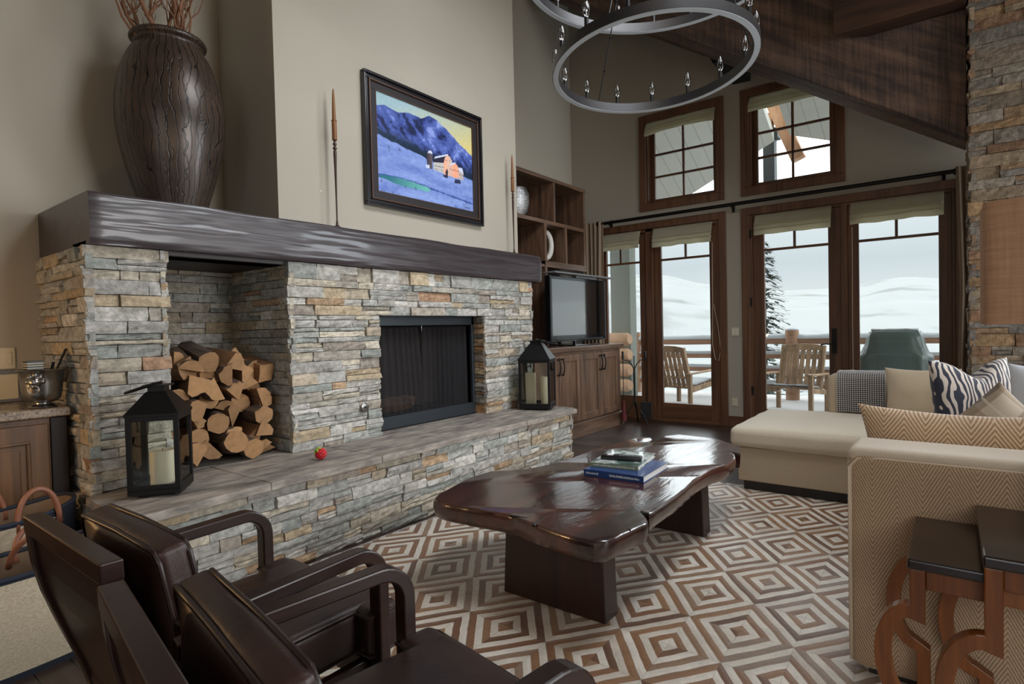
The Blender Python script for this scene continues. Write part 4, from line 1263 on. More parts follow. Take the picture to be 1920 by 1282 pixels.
cv.grid(lambda u, v: (PX0+.117+u*(PX1-PX0-.234), 3.402, PZ0+.117+v*(PZ1-PZ0-.234)), NU, NV, cols=picture)
cv.build('canvas', M['canvas'], pt)
sg = MB()
sx, sz = PX1-.235, PZ0+.145
sg.tube([(sx+t*.0065, 3.4005, sz+.010*math.sin(t*2.3)*(.4+.6*((t*7) % 3)/3)) for t in range(13)], .0016, 5)
sg.build('signature', M['darkink'], pt)

# ---------------------------------------------------------------- turned candlesticks on the mantel
def candlestick(x, label):
    r = thing('candlestick', label, 'candlestick', (x, 3.335, 1.972), 0, 'slim turned candlesticks on the mantel')
    p = [(0, 0), (.022, 0), (.022, .006), (.012, .012), (.008, .02), (.0085, .03), (.005, .045), (.006, .2), (.009, .40), (.0115, .49), (.012, .515), (.007, .522), (.014, .532), (.014, .540), (.006, .548), (.013, .560), (.013, .568), (.007, .577), (.009, .585), (.0165, .592)]
    MB().lathe(p, (x, 3.335, 1.972), 16).build('stem', M['darkturn'], r, smooth=50)
    q = [(.0165, .592), (.017, .60), (.0165, .70), (.015, .715), (.019, .719), (.019, .725), (.013, .729), (.012, .80), (.008, .90), (.004, .935), (0, .94)]
    MB().lathe(q, (x, 3.335, 1.972), 16).build('taper', M['goldwood'], r, smooth=50)
candlestick(2.415, 'slim turned wooden candlestick on the mantel left of the painting')
candlestick(4.415, 'slim turned wooden candlestick on the mantel right of the painting')
solo('wall_hook', MB().lathe([(0, 0), (.006, 0), (.006, .004), (0, .006)], (0, 0, 0), 10).xf(Matrix.Translation((2.35, 3.42, 2.22)) @ Matrix.Rotation(PI/2, 4, 'X')), M['whiteceramic'], 'tiny white hook on the chimney wall beside the left candlestick', 'hook', (2.35, 3.42, 2.215))

# ---------------------------------------------------------------- lanterns (candles inside are things of their own)
def lantern(loc, rz, label, hs, h=.115, H1=.375, k_=1.0):
    L = thing('candle_lantern', label, 'lantern', loc, rz, 'black metal lanterns on the hearth')
    H0 = .03; q_ = h*.72
    MB().box(-q_, q_, -q_, q_, 0, .014).box(-h, h, -h, h, .014, H0+.012).build('base', M['blackmetal'], L, local=True, bevel=.002)
    fr = MB()
    for sx in (-1, 1):
        for sy in (-1, 1):
            fr.box(sx*h-.011*(sx > 0)*2, sx*h+.022*(sx < 0), sy*h-.022*(sy > 0), sy*h+.022*(sy < 0), H0, H1)
    for s in (-1, 1):
        fr.box(-h+.02, h-.02, s*h-.012*(s > 0), s*h+.012*(s < 0), H0+.005, H0+.03); fr.box(s*h-.012*(s > 0), s*h+.012*(s < 0), -h+.02, h-.02, H0+.005, H0+.03)
        fr.box(-h+.02, h-.02, s*h-.012*(s > 0), s*h+.012*(s < 0), H1-.022, H1); fr.box(s*h-.012*(s > 0), s*h+.012*(s < 0), -h+.02, h-.02, H1-.022, H1)
    fo = fr.build('frame', M['blackmetal'], L, local=True, bevel=.0015)
    for k in range(4):
        g = MB().box(-h+.02, h-.02, h-.009, h-.006, H0+.03, H1-.02).xf(Matrix.Rotation(k*PI/2, 4, 'Z'))
        g.build('glass_pane', M['glass'], fo, local=True)
    rf = MB()
    a, b = h+.004, .045*k_
    vs = [(-a, -a, H1), (a, -a, H1), (a, a, H1), (-a, a, H1), (-b, -b, H1+.118*k_), (b, -b, H1+.118*k_), (b, b, H1+.118*k_), (-b, b, H1+.118*k_),
          (-a, -a, H1+.012), (a, -a, H1+.012), (a, a, H1+.012), (-a, a, H1+.012)]
    rf.add(vs, [(0, 1, 9, 8), (1, 2, 10, 9), (2, 3, 11, 10), (3, 0, 8, 11), (8, 9, 5, 4), (9, 10, 6, 5), (10, 11, 7, 6), (11, 8, 4, 7), (4, 5, 6, 7), (3, 2, 1, 0)])
    rf.box(-b+.006, b-.006, -b+.006, b-.006, H1+.113*k_, H1+.113*k_+.035).box(-b-.012, b+.012, -b-.012, b+.012, H1+.113*k_+.030, H1+.113*k_+.038)
    rf.build('roof', M['blackmetal'], L, local=True)
    hd = MB()
    zc = H1+.113*k_+.045
    hd.cyl((0, -.05, zc), (0, .05, zc), .006, n=8)
    pts = []
    for i in range(25):
        t = PI*i/24; pts.append((hs*.15*k_*math.sin(t), .055*k_*math.cos(t)*(1+.4*math.sin(t)), zc-.045*math.sin(t)))
    hd.tube(pts, .0068, 8)
    hd.build('handle', M['blackmetal'], L, local=True, smooth=60)
    return L
LZ = .4905
lantern((1.172, 3.09, LZ), math.radians(-38), 'black metal lantern with one wide candle at the left end of the hearth', -1, .112, .385, .95)
lantern((4.455, 3.125, LZ), math.radians(-67), 'black metal lantern with two tall candles at the right end of the hearth', 1, .148, .46, 1.3)
def candle(x, y, r, h, label):
    p = [(0, 0), (r*.98, 0), (r, .004), (r, h-.006), (r*.96, h), (r*.8, h-.004), (0, h-.008)]
    c = thing('pillar_candle', label, 'candle', (x, y, LZ+.042), 0, 'cream pillar candles in the lanterns')
    MB().lathe(p, (x, y, LZ+.042), 28).build('wax', M['wax'], c, smooth=40)
    MB().cyl((x, y, LZ+.042+h-.01), (x, y, LZ+.042+h+.008), .0014, n=6).build('wick', M['black'], c)
candle(1.178, 3.085, .056, .165, 'short wide cream pillar candle inside the left lantern')
candle(4.40, 3.165, .050, .30, 'taller cream candle at the left inside the right lantern')
candle(4.515, 3.075, .046, .255, 'shorter cream candle at the right inside the right lantern')

# ---------------------------------------------------------------- red berry ornament on the hearth
bc = Vector((2.02, 3.02, LZ+.037))
bo = thing('berry_ornament', 'glossy red berry ornament with a green cap lying on the hearth slab', 'ornament', (bc.x, bc.y, LZ))
bm_ = MB(); n = 60
for i in range(n):
    t = math.acos(1-2*(i+.5)/n); p = PI*(1+5**.5)*i
    d = Vector((math.cos(p)*math.sin(t), math.sin(p)*math.sin(t), math.cos(t)))
    q = bc+d*.028
    bm_.lathe([(0, -.009), (.0064, -.0064), (.009, 0), (.0064, .0064), (0, .009)], q, 8)
bm_.lathe([(0, -.03), (.022, -.02), (.03, 0), (.022, .02), (0, .03)], bc, 14)
bm_.build('berry', M['red'], bo, smooth=True)
gm = MB()
for k in range(6):
    a = k*PI/3
    ax = Vector((-.55, .35, .75)).normalized(); x_, y_ = gm.frame_dir(ax)
    dr = x_*math.cos(a)+y_*math.sin(a)
    gm.tube([bc+ax*.034, bc+ax*.034+dr*.014, bc+ax*.022+dr*.029], [.006, .008, .002], 6)
gm.build('leaf_cap', M['green'], bo, smooth=True)

# ---------------------------------------------------------------- bar counter at the left
CX1 = .935
cab = thing('bar_cabinet', 'honey-brown panelled bar cabinet left of the fireplace', 'cabinet', (-.2, 3.9, 0))
MB().box(-1.4, CX1-.01, 3.585, YL-.01, .0, .865).build('carcass', M['barcab'], cab, bevel=.004)
fm = MB().box(.86, CX1-.008, 3.572, 3.59, .02, .862)
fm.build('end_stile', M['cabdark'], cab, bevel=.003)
for k, x1 in enumerate((.85, .33, -.19)):
    x0 = x1-.50
    dm = MB().box(x0, x1, 3.562, 3.586, .08, .835)
    do = dm.build('door', M['barcab'], cab, bevel=.006)
    mo = MB()
    for (a0, a1, b0, b1) in ((x0+.075, x1-.075, .155, .172), (x0+.075, x1-.075, .743, .76), (x0+.075, x0+.092, .17, .745), (x1-.092, x1-.075, .17, .745)):
        mo.box(a0, a1, 3.552, 3.565, b0, b1)
    mo.build('panel_moulding', M['barcab'], do, bevel=.005)
    MB().box(x0+.115, x1-.115, 3.555, 3.566, .195, .72).build('raised_panel', M['barcab'], do, bevel=.01)
ct = MB().box(-1.4, CX1, 3.535, YL-.005, .868, .912)
solo('granite_countertop', ct, M['granite'], 'speckled granite countertop on the bar cabinet', 'countertop', (-.2, 3.9, .868), bevel=.008, seg=3)
# ice bucket with lion-head handles
IX, IY, IZ = .842, 3.615, .9125
ib_ = thing('ice_bucket', 'pewter ice bucket with a lion-head handle standing on the granite counter', 'bucket', (IX, IY, IZ))
pb = [(0, 0), (.056, 0), (.058, .005), (.05, .014), (.036, .020), (.036, .026), (.06, .032), (.074, .045), (.080, .075), (.086, .13), (.092, .178), (.099, .184), (.102, .189), (.099, .193), (.089, .190), (.082, .13), (.074, .07), (0, .05)]
MB().lathe(pb, (IX, IY, IZ), 40).build('bowl', M['pewter'], ib_, smooth=50)
for a in (math.radians(-120), math.radians(60)):
    d = Vector((math.cos(a), math.sin(a), 0)); t = Vector((-d.y, d.x, 0)); c = Vector((IX, IY, IZ+.135))+d*.089
    lh = MB()
    for (u, w, o, r) in ((0, 0, .0, .030), (-.02, .022, -.004, .013), (.02, .022, -.004, .013), (0, -.022, .006, .016), (0, -.004, .018, .013), (-.028, 0, -.006, .014), (.028, 0, -.006, .014), (0, .032, -.006, .014)):
        lh.lathe([(0, -r), (r*.7, -r*.7), (r, 0), (r*.7, r*.7), (0, r)], c+t*u+Vector((0, 0, w))+d*o, 10)
    ho = lh.build('lion_head', M['pewter'], ib_, smooth=True)
    MB().tube([c+d*.02+t*(.022*math.sin(k*2*PI/20))+Vector((0, 0, -.04+.022*math.cos(k*2*PI/20))) for k in range(20)], .0035, 6, closed=True).build('ring', M['pewter'], ho, smooth=True)
bxk = MB().box(IX-.065, IX+.0, IY-.045, IY+.03, IZ+.09, IZ+.235)
bo2 = solo('napkin_box', bxk, M['black'], 'small black patterned box standing in the ice bucket', 'box', (IX-.03, IY, IZ+.10), bevel=.002)
lb = MB()
for z in (.198, .21, .221): lb.box(IX-.066, IX+.001, IY-.046, IY+.031, IZ+z, IZ+z+.0035)
lo_ = lb.build('pale_bands', M['plate'], bo2)
for (x, y, tx, ty, h, lab) in ((.04, -.02, .012, .025, .225, 'shorter black stirring stick in the ice bucket'), (.06, -.01, .045, .015, .29, 'tall slanting black stick in the ice bucket')):
    solo('bar_stick', MB().bar((IX+x*.3, IY+y, IZ+.085), (IX+x+tx, IY+y+ty, IZ+h), .014, .008), M['black'], lab, 'bar tool', (IX+x*.3, IY+y, IZ+.085), bevel=.002)
sw = thing('light_switch', 'cream light switch plate on the wall above the bar counter', 'switch', (.80, YL, 1.09))
MB().box(.73, .849, YL-.008, YL, 1.095, 1.212).build('plate', M['plate'], sw, bevel=.003)
for x in (.748, .80): MB().box(x, x+.034, YL-.012, YL-.006, 1.118, 1.188).build('rocker', M['plate'], sw, bevel=.003)
fc = thing('framed_card', 'cream card in a grey frame leaning on the wall behind the counter', 'framed card', (.77, YL-.03, .9125))
MB().box(.68, .868, YL-.03, YL-.012, .914, 1.088).build('frame', M['tvlid'], fc, bevel=.003)
MB().box(.692, .850, YL-.034, YL-.029, .932, 1.066).build('card', M['plate'], fc)

# ---------------------------------------------------------------- woven baskets
def basket(loc, rz, rx, ry, h, label, hands):
    b = thing('woven_basket', label, 'basket', loc, rz, 'cream and navy woven baskets')
    def rad(t): return 1+.04*t
    def pt(u, v):
        a = u*2*PI; e = 2.7
        ca, sa = math.cos(a), math.sin(a)
        k = rad(v)
        x = rx*k*math.copysign(abs(ca)**(2/e), ca); y = ry*k*math.copysign(abs(sa)**(2/e), sa)
        sagz = .02*math.cos(2*a)*v
        return x, y, h*v+sagz
    mb = MB()
    mb.grid(lambda u, v: Vector(pt(u, v)), 64, 10, cu=True)
    o = mb.build('woven_body', m_basket(rx, h), b, local=True, smooth=True)
    mi = MB()
    mi.grid(lambda u, v: Vector((pt(u, v)[0]*.96, pt(u, v)[1]*.94, pt(u, v)[2])), 64, 10, cu=True)
    mi.add([(pt(k/64, 0)[0]*.96, pt(k/64, 0)[1]*.94, .012) for k in range(64)], [tuple(range(64))])
    mi.build('lining', M['baskin'], b, local=True, smooth=True, recalc=False)
    rimp = [Vector(pt(k/64, 1))*1.0 for k in range(64)]
    MB().tube([Vector((p.x*.98, p.y*.97, p.z)) for p in rimp], .010, 8, closed=True).build('rim', M['darkiron'] if False else m_plain('navy_binding', srgb(34, 40, 54), .8), b, local=True, smooth=True)
    for pts in hands:
        MB().tube([Vector(p) for p in pts], .0115, 10).build('handle', M['handleleather'], b, local=True, smooth=True)
    return b
def arc(xc, y, z, w, h, lean=0, n=17):
    return [(xc-w/2*math.cos(PI*k/(n-1)), y+lean*math.sin(PI*k/(n-1)), z-.05+(h+.05)*math.sin(PI*k/(n-1))**.8) for k in range(n)]
basket((.535, 3.375, 0), math.radians(6), .35, .155, .475, 'taller woven basket with upright tan handles against the bar cabinet',
       [arc(.175, -.150, .46, .155, .125), arc(.07, .150, .46, .16, .11, .02)])
basket((.565, 2.90, 0), math.radians(4), .30, .165, .40, 'lower woven basket with fallen tan handles behind the leather chair',
       [arc(.10, .12, .385, .17, .09, -.10), arc(.13, .16, .385, .16, .07, .06)])

# ---------------------------------------------------------------- media cabinet with bookcase
KY, KX0, KX1 = 3.40, 4.76, 6.72
mc = thing('media_cabinet', 'dark brown media cabinet with open bookcase above, right of the fireplace', 'cabinet', (5.7, 3.9, 0))
MB().box(KX0, KX1-.02, KY+.02, YR-.01, .02, .975).build('carcass', M['cab'], mc, bevel=.003)
MB().box(KX0, KX1-.01, KY-.045, YR-.01, 0, .165).build('plinth', M['cabh'], mc, bevel=.004)
MB().box(KX0, KX1+.03, KY-.035, YR-.01, .975, 1.03).build('worktop', M['cabh'], mc, bevel=.006)
MB().box(KX1-.075, KX1-.015, KY-.002, KY+.022, .165, .975).box(KX0, KX1-.02, KY+.0, KY+.022, .945, .975).build('face_frame', M['cab'], mc, bevel=.002)
dx = [4.785, 5.235, 5.680, 6.165, 6.635]
for k in range(4):
    x0, x1 = dx[k]+.004, dx[k+1]-.004
    z0, z1 = .185, .942
    w = .07
    d = MB().box(x0, x0+w, KY-.018, KY+.006, z0, z1).box(x1-w, x1, KY-.018, KY+.006, z0, z1).box(x0+w, x1-w, KY-.018, KY+.006, z0, z0+w).box(x0+w, x1-w, KY-.018, KY+.006, z1-w, z1)
    do = d.build('door', M['cab'], mc, bevel=.003)
    MB().box(x0+w-.005, x1-w+.005, KY-.004, KY+.004, z0+w-.005, z1-w+.005).build('door_panel', M['cab'], do)
    hx = x1-.035 if k % 2 == 0 else x0+.035
    hm = MB().tube([(hx, KY-.018, .735), (hx, KY-.05, .74), (hx, KY-.062, .78), (hx, KY-.066, .82), (hx, KY-.062, .86), (hx, KY-.05, .90), (hx, KY-.018, .905)], .0075, 8)
    hm.tube([(hx, KY-.052, .725), (hx, KY-.050, .74)], .009, 8).tube([(hx, KY-.050, .90), (hx, KY-.052, .918)], .009, 8)
    hm.build('door_handle', M['darkiron'], do, smooth=60)
BYF = 3.88
bkx0 = 4.90
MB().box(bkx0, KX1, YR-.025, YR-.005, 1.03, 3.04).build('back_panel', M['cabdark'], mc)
MB().box(bkx0-.04, bkx0, BYF, YR-.005, 1.03, 3.04).build('side_panel', M['cab'], mc, bevel=.003)
MB().box(KX1-.035, KX1, BYF, YR-.005, 1.99, 3.04).build('side_panel', M['cab'], mc, bevel=.003)
MB().box(bkx0-.05, KX1+.01, BYF-.012, YR-.005, 3.03, 3.075).build('top_board', M['cabh'], mc, bevel=.004)
MB().box(bkx0, KX1-.03, BYF, YR-.02, 2.505, 2.55).build('shelf', M['cabh'], mc, bevel=.003)
MB().box(5.745, KX1, BYF-.01, YR-.02, 1.985, 2.06).build('shelf', M['cabh'], mc, bevel=.003)
MB().box(bkx0, 5.745, BYF, YR-.02, 1.985, 2.02).build('shelf', M['cabh'], mc, bevel=.003)
MB().box(5.965, 6.005, BYF, YR-.02, 2.55, 3.035).build('divider', M['cab'], mc, bevel=.003)
MB().box(5.745, 5.79, BYF-.006, YR-.02, 1.03, 2.51).build('divider', M['cab'], mc, bevel=.003)
MB().box(6.225, 6.262, BYF, YR-.02, 2.06, 2.51).build('divider', M['cab'], mc, bevel=.003)
# things on the shelves
solo('silver_vase', MB().lathe([(0, 0), (.09, 0), (.13, .06), (.155, .16), (.15, .26), (.12, .33), (.08, .34), (.07, .33), (0, .3)], (5.40, 4.03, 2.55), 40), M['silver'], 'ribbed silver vase on the top shelf of the bookcase', 'vase', (5.40, 4.03, 2.55), smooth=50)
rg = thing('ring_sculpture', 'white ring sculpture on a thin stand in the bookcase cell', 'sculpture', (6.0, 4.05, 2.06))
MB().tube([(5.99+.125*math.cos(a*2*PI/40), 4.03, 2.285+.16*math.sin(a*2*PI/40)) for a in range(40)], .034, 14, closed=True).build('ring', M['whiteceramic'], rg, smooth=True)
MB().box(5.94, 6.04, 4.0, 4.06, 2.0605, 2.068).cyl((5.99, 4.03, 2.066), (5.99, 4.03, 2.10), .006, n=8).build('stand', M['darkiron'], rg)
tv = thing('television', 'black flat television standing on the media cabinet', 'television', (5.98, 3.62, 1.0305), math.radians(0))
TX0, TX1, TZ0, TZ1 = 5.40, 6.71, 1.085, 1.845
MB().box(TX0, TX1, 3.59, 3.66, TZ0, TZ1).build('case', M['tvframe'], tv, bevel=.008, seg=3)
MB().box(TX0+.04, TX1-.04, 3.5885, 3.592, TZ0+.075, TZ1-.04).build('screen', M['screen'], tv)
MB().box(TX0+.12, TX1-.10, 3.582, 3.592, TZ0+.012, TZ0+.03).build('speaker_strip', M['black'], tv, bevel=.003)
MB().box(5.78, 6.35, 3.50, 3.74, 1.0305, 1.045).box(5.98, 6.14, 3.62, 3.66, 1.04, 1.12).build('stand', M['tvframe'], tv, bevel=.006)
ld = MB().box(5.44, 6.84, 3.54, 3.70, 1.872, 1.892)
solo('television_shelf', ld.box(6.0, 6.5, 3.60, 3.66, 1.845, 1.872), M['tvlid'], 'thin grey shelf resting on top of the television', 'shelf', (6.1, 3.62, 1.845), bevel=.003)

# ---------------------------------------------------------------- fireplace tools
TX, TY = 6.68, 3.19
ft = thing('fire_tool_stand', 'wrought iron fire tool stand on three legs beside the media cabinet', 'fire tool stand', (TX, TY, 0))
mb = MB().tube([(TX, TY, .30), (TX+.004, TY+.003, .45), (TX-.004, TY, .6), (TX, TY, .72)], [.014, .012, .014, .013], 8)
mb.cyl((TX, TY, .70), (TX, TY, .86), .006, n=8).lathe([(0, -.006), (.028, 0), (0, .006)], (TX, TY, .865), 10)
mb.build('post', M['darkiron'], ft, smooth=60)
for k, a in enumerate((2.35, -1.75, .25)):
    d = Vector((math.cos(a), math.sin(a), 0)); c = Vector((TX, TY, 0))
    MB().tube([c+Vector((0, 0, .31)), c+d*.05+Vector((0, 0, .22)), c+d*.13+Vector((0, 0, .13)), c+d*.19+Vector((0, 0, .012))], [.009, .009, .008, .010], 8).build('leg', M['darkiron'], ft, smooth=60)
LXv = Vector((-.609, .793, 0))            # across the stand as the photo shows it
for s in (1, -1):
    c = Vector((TX, TY, 0)); d = LXv*s
    MB().tube([c+Vector((0, 0, .70)), c+d*.035+Vector((0, 0, .77)), c+d*.075+Vector((0, 0, .815)), c+d*.14+Vector((0, 0, .825)), c+d*.15+Vector((0, 0, .835))], .0065, 8).build('hanger_arm', M['darkiron'], ft, smooth=60)
def tool(s, label, kind):
    p = Vector((TX, TY, 0))+LXv*s*.142
    t = thing('fire_tool', label, 'fire tool', (p.x, p.y, .05), 0, 'fire tools hanging on the stand')
    MB().lathe([(0, .0), (.014, .0), (.017, .02), (.013, .055), (.016, .075), (.012, .095), (0, .10)], (p.x, p.y, .835), 12).build('handle', M['black'], t, smooth=60)
    MB().cyl((p.x, p.y, .30), (p.x, p.y, .84), .005, n=8).build('rod', M['darkiron'], t)
    if kind == 'broom':
        MB().lathe([(.012, .31), (.016, .30), (.014, .285), (.024, .20), (.034, .10), (.036, .055), (.0, .052)], (p.x, p.y, .0), 14).build('straw', M['broom'], t, smooth=50)
    else:
        q = p-LXv*.02
        MB().obox((p.x, p.y, .18), Vector((.04, -.055, 0)), Vector((.004, .003, 0)), Vector((0, 0, .11))).build('shovel_blade', M['darkiron'], t, bevel=.01)
tool(1, 'red-bristled hearth broom hanging on the left of the tool stand', 'broom')
tool(-1, 'dark hearth shovel hanging on the right of the tool stand', 'shovel')

# ---------------------------------------------------------------- rug
def rugfn(u, v):
    x, y = .75+u*3.80, -1.2+v*3.955
    return (x-RUG_BASE[0], y-RUG_BASE[1], .006+.0035*noise.noise(Vector((x*4, y*4, 1)))+.002*noise.noise(Vector((x*11, y*11, 7))))
solo('cowhide_rug', MB().sheet(rugfn, 150, 110, .006), M['rug'], 'brown and cream cowhide rug of nested diamonds under the coffee table', 'rug', (RUG_BASE[0], RUG_BASE[1], 0), local=True, smooth=True)

# ---------------------------------------------------------------- coffee table
TOP = [(1.9481, 1.9952), (2.0227, 2.0441), (2.0898, 2.0614), (2.357, 2.1287), (2.5311, 2.1193), (2.6166, 2.0296), (2.7016, 1.965), (2.9246, 1.9092), (3.083, 1.8998), (3.2472, 1.8985), (3.3567, 1.9087), (3.5586, 1.8794), (3.7922, 1.8598), (3.943, 1.8043), (3.9434, 1.7626), (3.8563, 1.7118), (3.7508, 1.7011), (3.8335, 1.6736), (4.0342, 1.6896), (4.1446, 1.6269), (4.1412, 1.465), (4.1076, 1.3234), (3.9782, 1.1751), (3.9109, 1.1177), (3.7172, 1.0629), (3.7421, 1.1426), (3.7124, 1.1006), (3.5835, 1.0533), (3.4265, 1.0442), (3.1779, 1.0854), (2.9521, 1.0849), (2.7644, 1.0625), (2.5001, 1.0528), (2.3263, 1.0537), (2.3385, 1.1019), (2.269, 1.0378), (2.2215, 1.0117), (2.0924, 1.0338), (2.0068, 1.0444), (1.9519, 1.0549), (1.9068, 1.0924), (1.8983, 1.1655), (1.9165, 1.2763), (1.9361, 1.3955), (1.9661, 1.5106), (1.976, 1.5476), (1.9648, 1.6728), (1.9507, 1.823), (1.9353, 1.9217)]
ZT = .432
ct_ = thing('coffee_table', 'live-edge dark polished wood slab coffee table on two plank legs', 'coffee table', (2.8, 1.45, 0))
def dense(poly, step, amp, seed):
    r = random.Random(seed); out = []
    n = len(poly)
    for i in range(n):
        a, b = Vector((*poly[i], 0)), Vector((*poly[(i+1) % n], 0))
        k = max(1, int((b-a).length/step))
        for t in range(k):
            p = a.lerp(b, t/k); nn = noise.noise(Vector((p.x*9, p.y*9, seed)))+.6*noise.noise(Vector((p.x*25, p.y*25, seed)))
            out.append((p.x+amp*nn, p.y+amp*nn*.7))
    return out
outl = dense(TOP, .03, .006, 5)
def inset(poly, d):
    n = len(poly); out = []
    area_ = sum(poly[i][0]*poly[(i+1) % n][1]-poly[(i+1) % n][0]*poly[i][1] for i in range(n))
    sg = 1 if area_ > 0 else -1
    for i in range(n):
        a, b, c = Vector(poly[i-1]), Vector(poly[i]), Vector(poly[(i+1) % n])
        t = (c-a); t = t.normalized() if t.length > 1e-6 else Vector((1, 0))
        nn = Vector((-t.y, t.x))*sg
        out.append((b.x+nn.x*d, b.y+nn.y*d))
    return out
mb = MB()
levels = [(.0, 0), (.0, -.004), (-.003, -.030), (.002, -.058), (.010, -.084), (.028, -.098)]
rings = [inset(outl, .006)]+[inset(outl, d) for d, z in levels[1:]]
zl = [0, -.006, -.026, -.056, -.084, -.098]
n = len(outl); vs = []
for r_, z in zip(rings, zl):
    for k, (x, y) in enumerate(r_):
        wv = .006*noise.noise(Vector((x*5, y*5, z*20)))
        vs.append((x, y, ZT+z+(wv if z else 0)))
fs = []
for j in range(len(rings)-1):
    fs += [(j*n+k, j*n+(k+1) % n, (j+1)*n+(k+1) % n, (j+1)*n+k) for k in range(n)]
fs.append(tuple(range(n))); fs.append(tuple((len(rings)-1)*n+k for k in range(n))[::-1])
mb.add(vs, fs)
tp = mb.build('slab_top', M['tabletop'], ct_, smooth=40)
cr = MB()
for pts in [[(2.3326, 1.1247), (2.3179, 1.0798), (2.3263, 1.0537)], [(1.9854, 1.4305), (1.9834, 1.4716), (1.9703, 1.5431)], [(2.1296, 1.4073), (2.0278, 1.4041), (1.9254, 1.388)], [(3.5873, 1.2471), (3.6752, 1.1921), (3.7421, 1.1426)], [(3.5616, 1.7007), (3.6645, 1.7016), (3.7508, 1.7011)], [(2.1249, 1.0638), (2.1069, 1.0455), (2.0924, 1.0338)]]: cr.tube([(x, y, ZT-.003) for x, y in pts], [.002]+[.0045]*(len(pts)-2)+[.007], 6)
cr.build('edge_split', M['black'], tp)
for x0, x1, y0, y1 in ((2.092, 2.205, 1.150, 1.688), (3.29, 3.405, 1.152, 1.66)):
    lm = MB()
    lm.prism([(y0, .011), (y1, .011), (y1-.02, ZT-.085), (y0+.01, ZT-.085)], x0, x1, lambda a, b, e: (e, a, b))
    lm.build('plank_leg', M['tableleg'], ct_, bevel=.005)

# ---------------------------------------------------------------- books and remote on the table
def book(loc, rz, w, d, t, cover, spine, label, group, text):
    b = thing('book', label, 'book', loc, rz, group)
    MB().box(-w/2, w/2, -d/2, d/2, 0, .003).box(-w/2, w/2, -d/2, d/2, t-.003, t).box(-w/2, -w/2+.003, -d/2, d/2, 0, t).build('cover', [cover, spine][0], b, local=True)
    MB().box(-w/2-.0012, -w/2, -d/2, d/2, 0, t).build('spine', spine, b, local=True)
    MB().box(-w/2+.004, w/2-.006, -d/2+.006, d/2-.006, .003, t-.003).build('pages', M['paper'], b, local=True)
    r = random.Random(int(d*1000))
    tm = MB()
    for (y0, y1, n_) in text:
        y = y0
        for k in range(n_):
            dy = (y1-y0)/n_
            tm.box(-w/2-.0018, -w/2-.001, y+dy*.1, y+dy*r.uniform(.55, .85), t*.35, t*r.uniform(.55, .68)); y += dy
    tm.build('spine_lettering', M['whiteink'], b, local=True)
    return b
B1 = book((2.93, 1.455, ZT+.001), math.radians(3), .38, .345, .036, M['bluebook'], M['bluebook'], 'large blue book at the bottom of the pair on the coffee table', 'books on the coffee table', [(-.15, .02, 22), (.085, .16, 10)])
def m_cover():
    m, nt, b = nm('photo_book_cover'); g = G(nt); v = g.obj()
    f = g.noise(v, 9, 4); sp = g.n('SeparateXYZ', {0: v})
    c = g.ramp(f, [(.36, srgb(70, 92, 84)), (.47, srgb(120, 142, 132)), (.55, srgb(232, 236, 234)), (.66, srgb(150, 170, 160)), (.74, srgb(96, 76, 60))])
    g.to(c, b, 'Base Color'); S(b, Roughness=.18); b.inputs['Coat Weight'].default_value = .6
    return m
B2 = book((3.0, 1.51, ZT+.038), math.radians(9), .36, .275, .022, m_cover(), M['spinegreen'], 'smaller glossy photo book with a green spine lying on the blue book', 'books on the coffee table', [(-.12, .12, 20)])
rm = thing('remote_control', 'black remote control lying across the upper book', 'remote control', (2.945, 1.495, ZT+.0605), math.radians(15))
MB().softbox((0, 0, .013), (.03, .115, .013), .008, n=6).build('body', M['black'], rm, local=True, smooth=50)
bt = MB()
for i in range(3):
    for j in range(6): bt.box(-.018+i*.014, -.009+i*.014, -.09+j*.018, -.079+j*.018, .0255, .028)
bt.build('buttons', m_plain('grey_rubber', srgb(120, 124, 128), .6), rm, local=True)
MB().box(-.02, .02, .045, .08, .0255, .0272).build('display', M['paper'], rm, local=True)

# ---------------------------------------------------------------- leather armchairs
# local frame: x forward, y to the chair's left, origin on the floor below the back
def bent_arm(mb, y0, y1):
    # flat bent band: horizontal arm, rounded front corner, front leg
    pth = []
    xb, xf_, zt = .13, .705, .628
    r = .10; th = .038
    outer = [(xb, zt-.012), (xb+.25, zt-.006), (xf_-r, zt)]
    for k in range(1, 9):
        a = PI/2-PI/2*k/8; outer.append((xf_-r+r*math.cos(a), zt-r+r*math.sin(a)))
    outer.append((xf_, .0))
    r2 = r-th
    inner = [(xf_-th, .0)]
    for k in range(0, 9):
        a = PI/2*k/8; inner.append((xf_-r+r2*math.cos(a), zt-r+r2*math.sin(a)))
    inner += [(xb+.25, zt-.006-th), (xb, zt-.012-th)]
    mb.prism(outer+inner, y0, y1, lambda a, b, e: (a, e, b))
BP = [(.0, .785), (.002, .73), (.010, .66), (.025, .585), (.058, .48), (.100, .36), (.128, .26), (.138, .20)]
def back_x(z):
    for (x0, z0), (x1, z1) in zip(BP, BP[1:]):
        if z1 <= z <= z0: return x0+(x1-x0)*(z-z0)/(z1-z0)
    return BP[-1][0] if z < BP[-1][1] else BP[0][0]
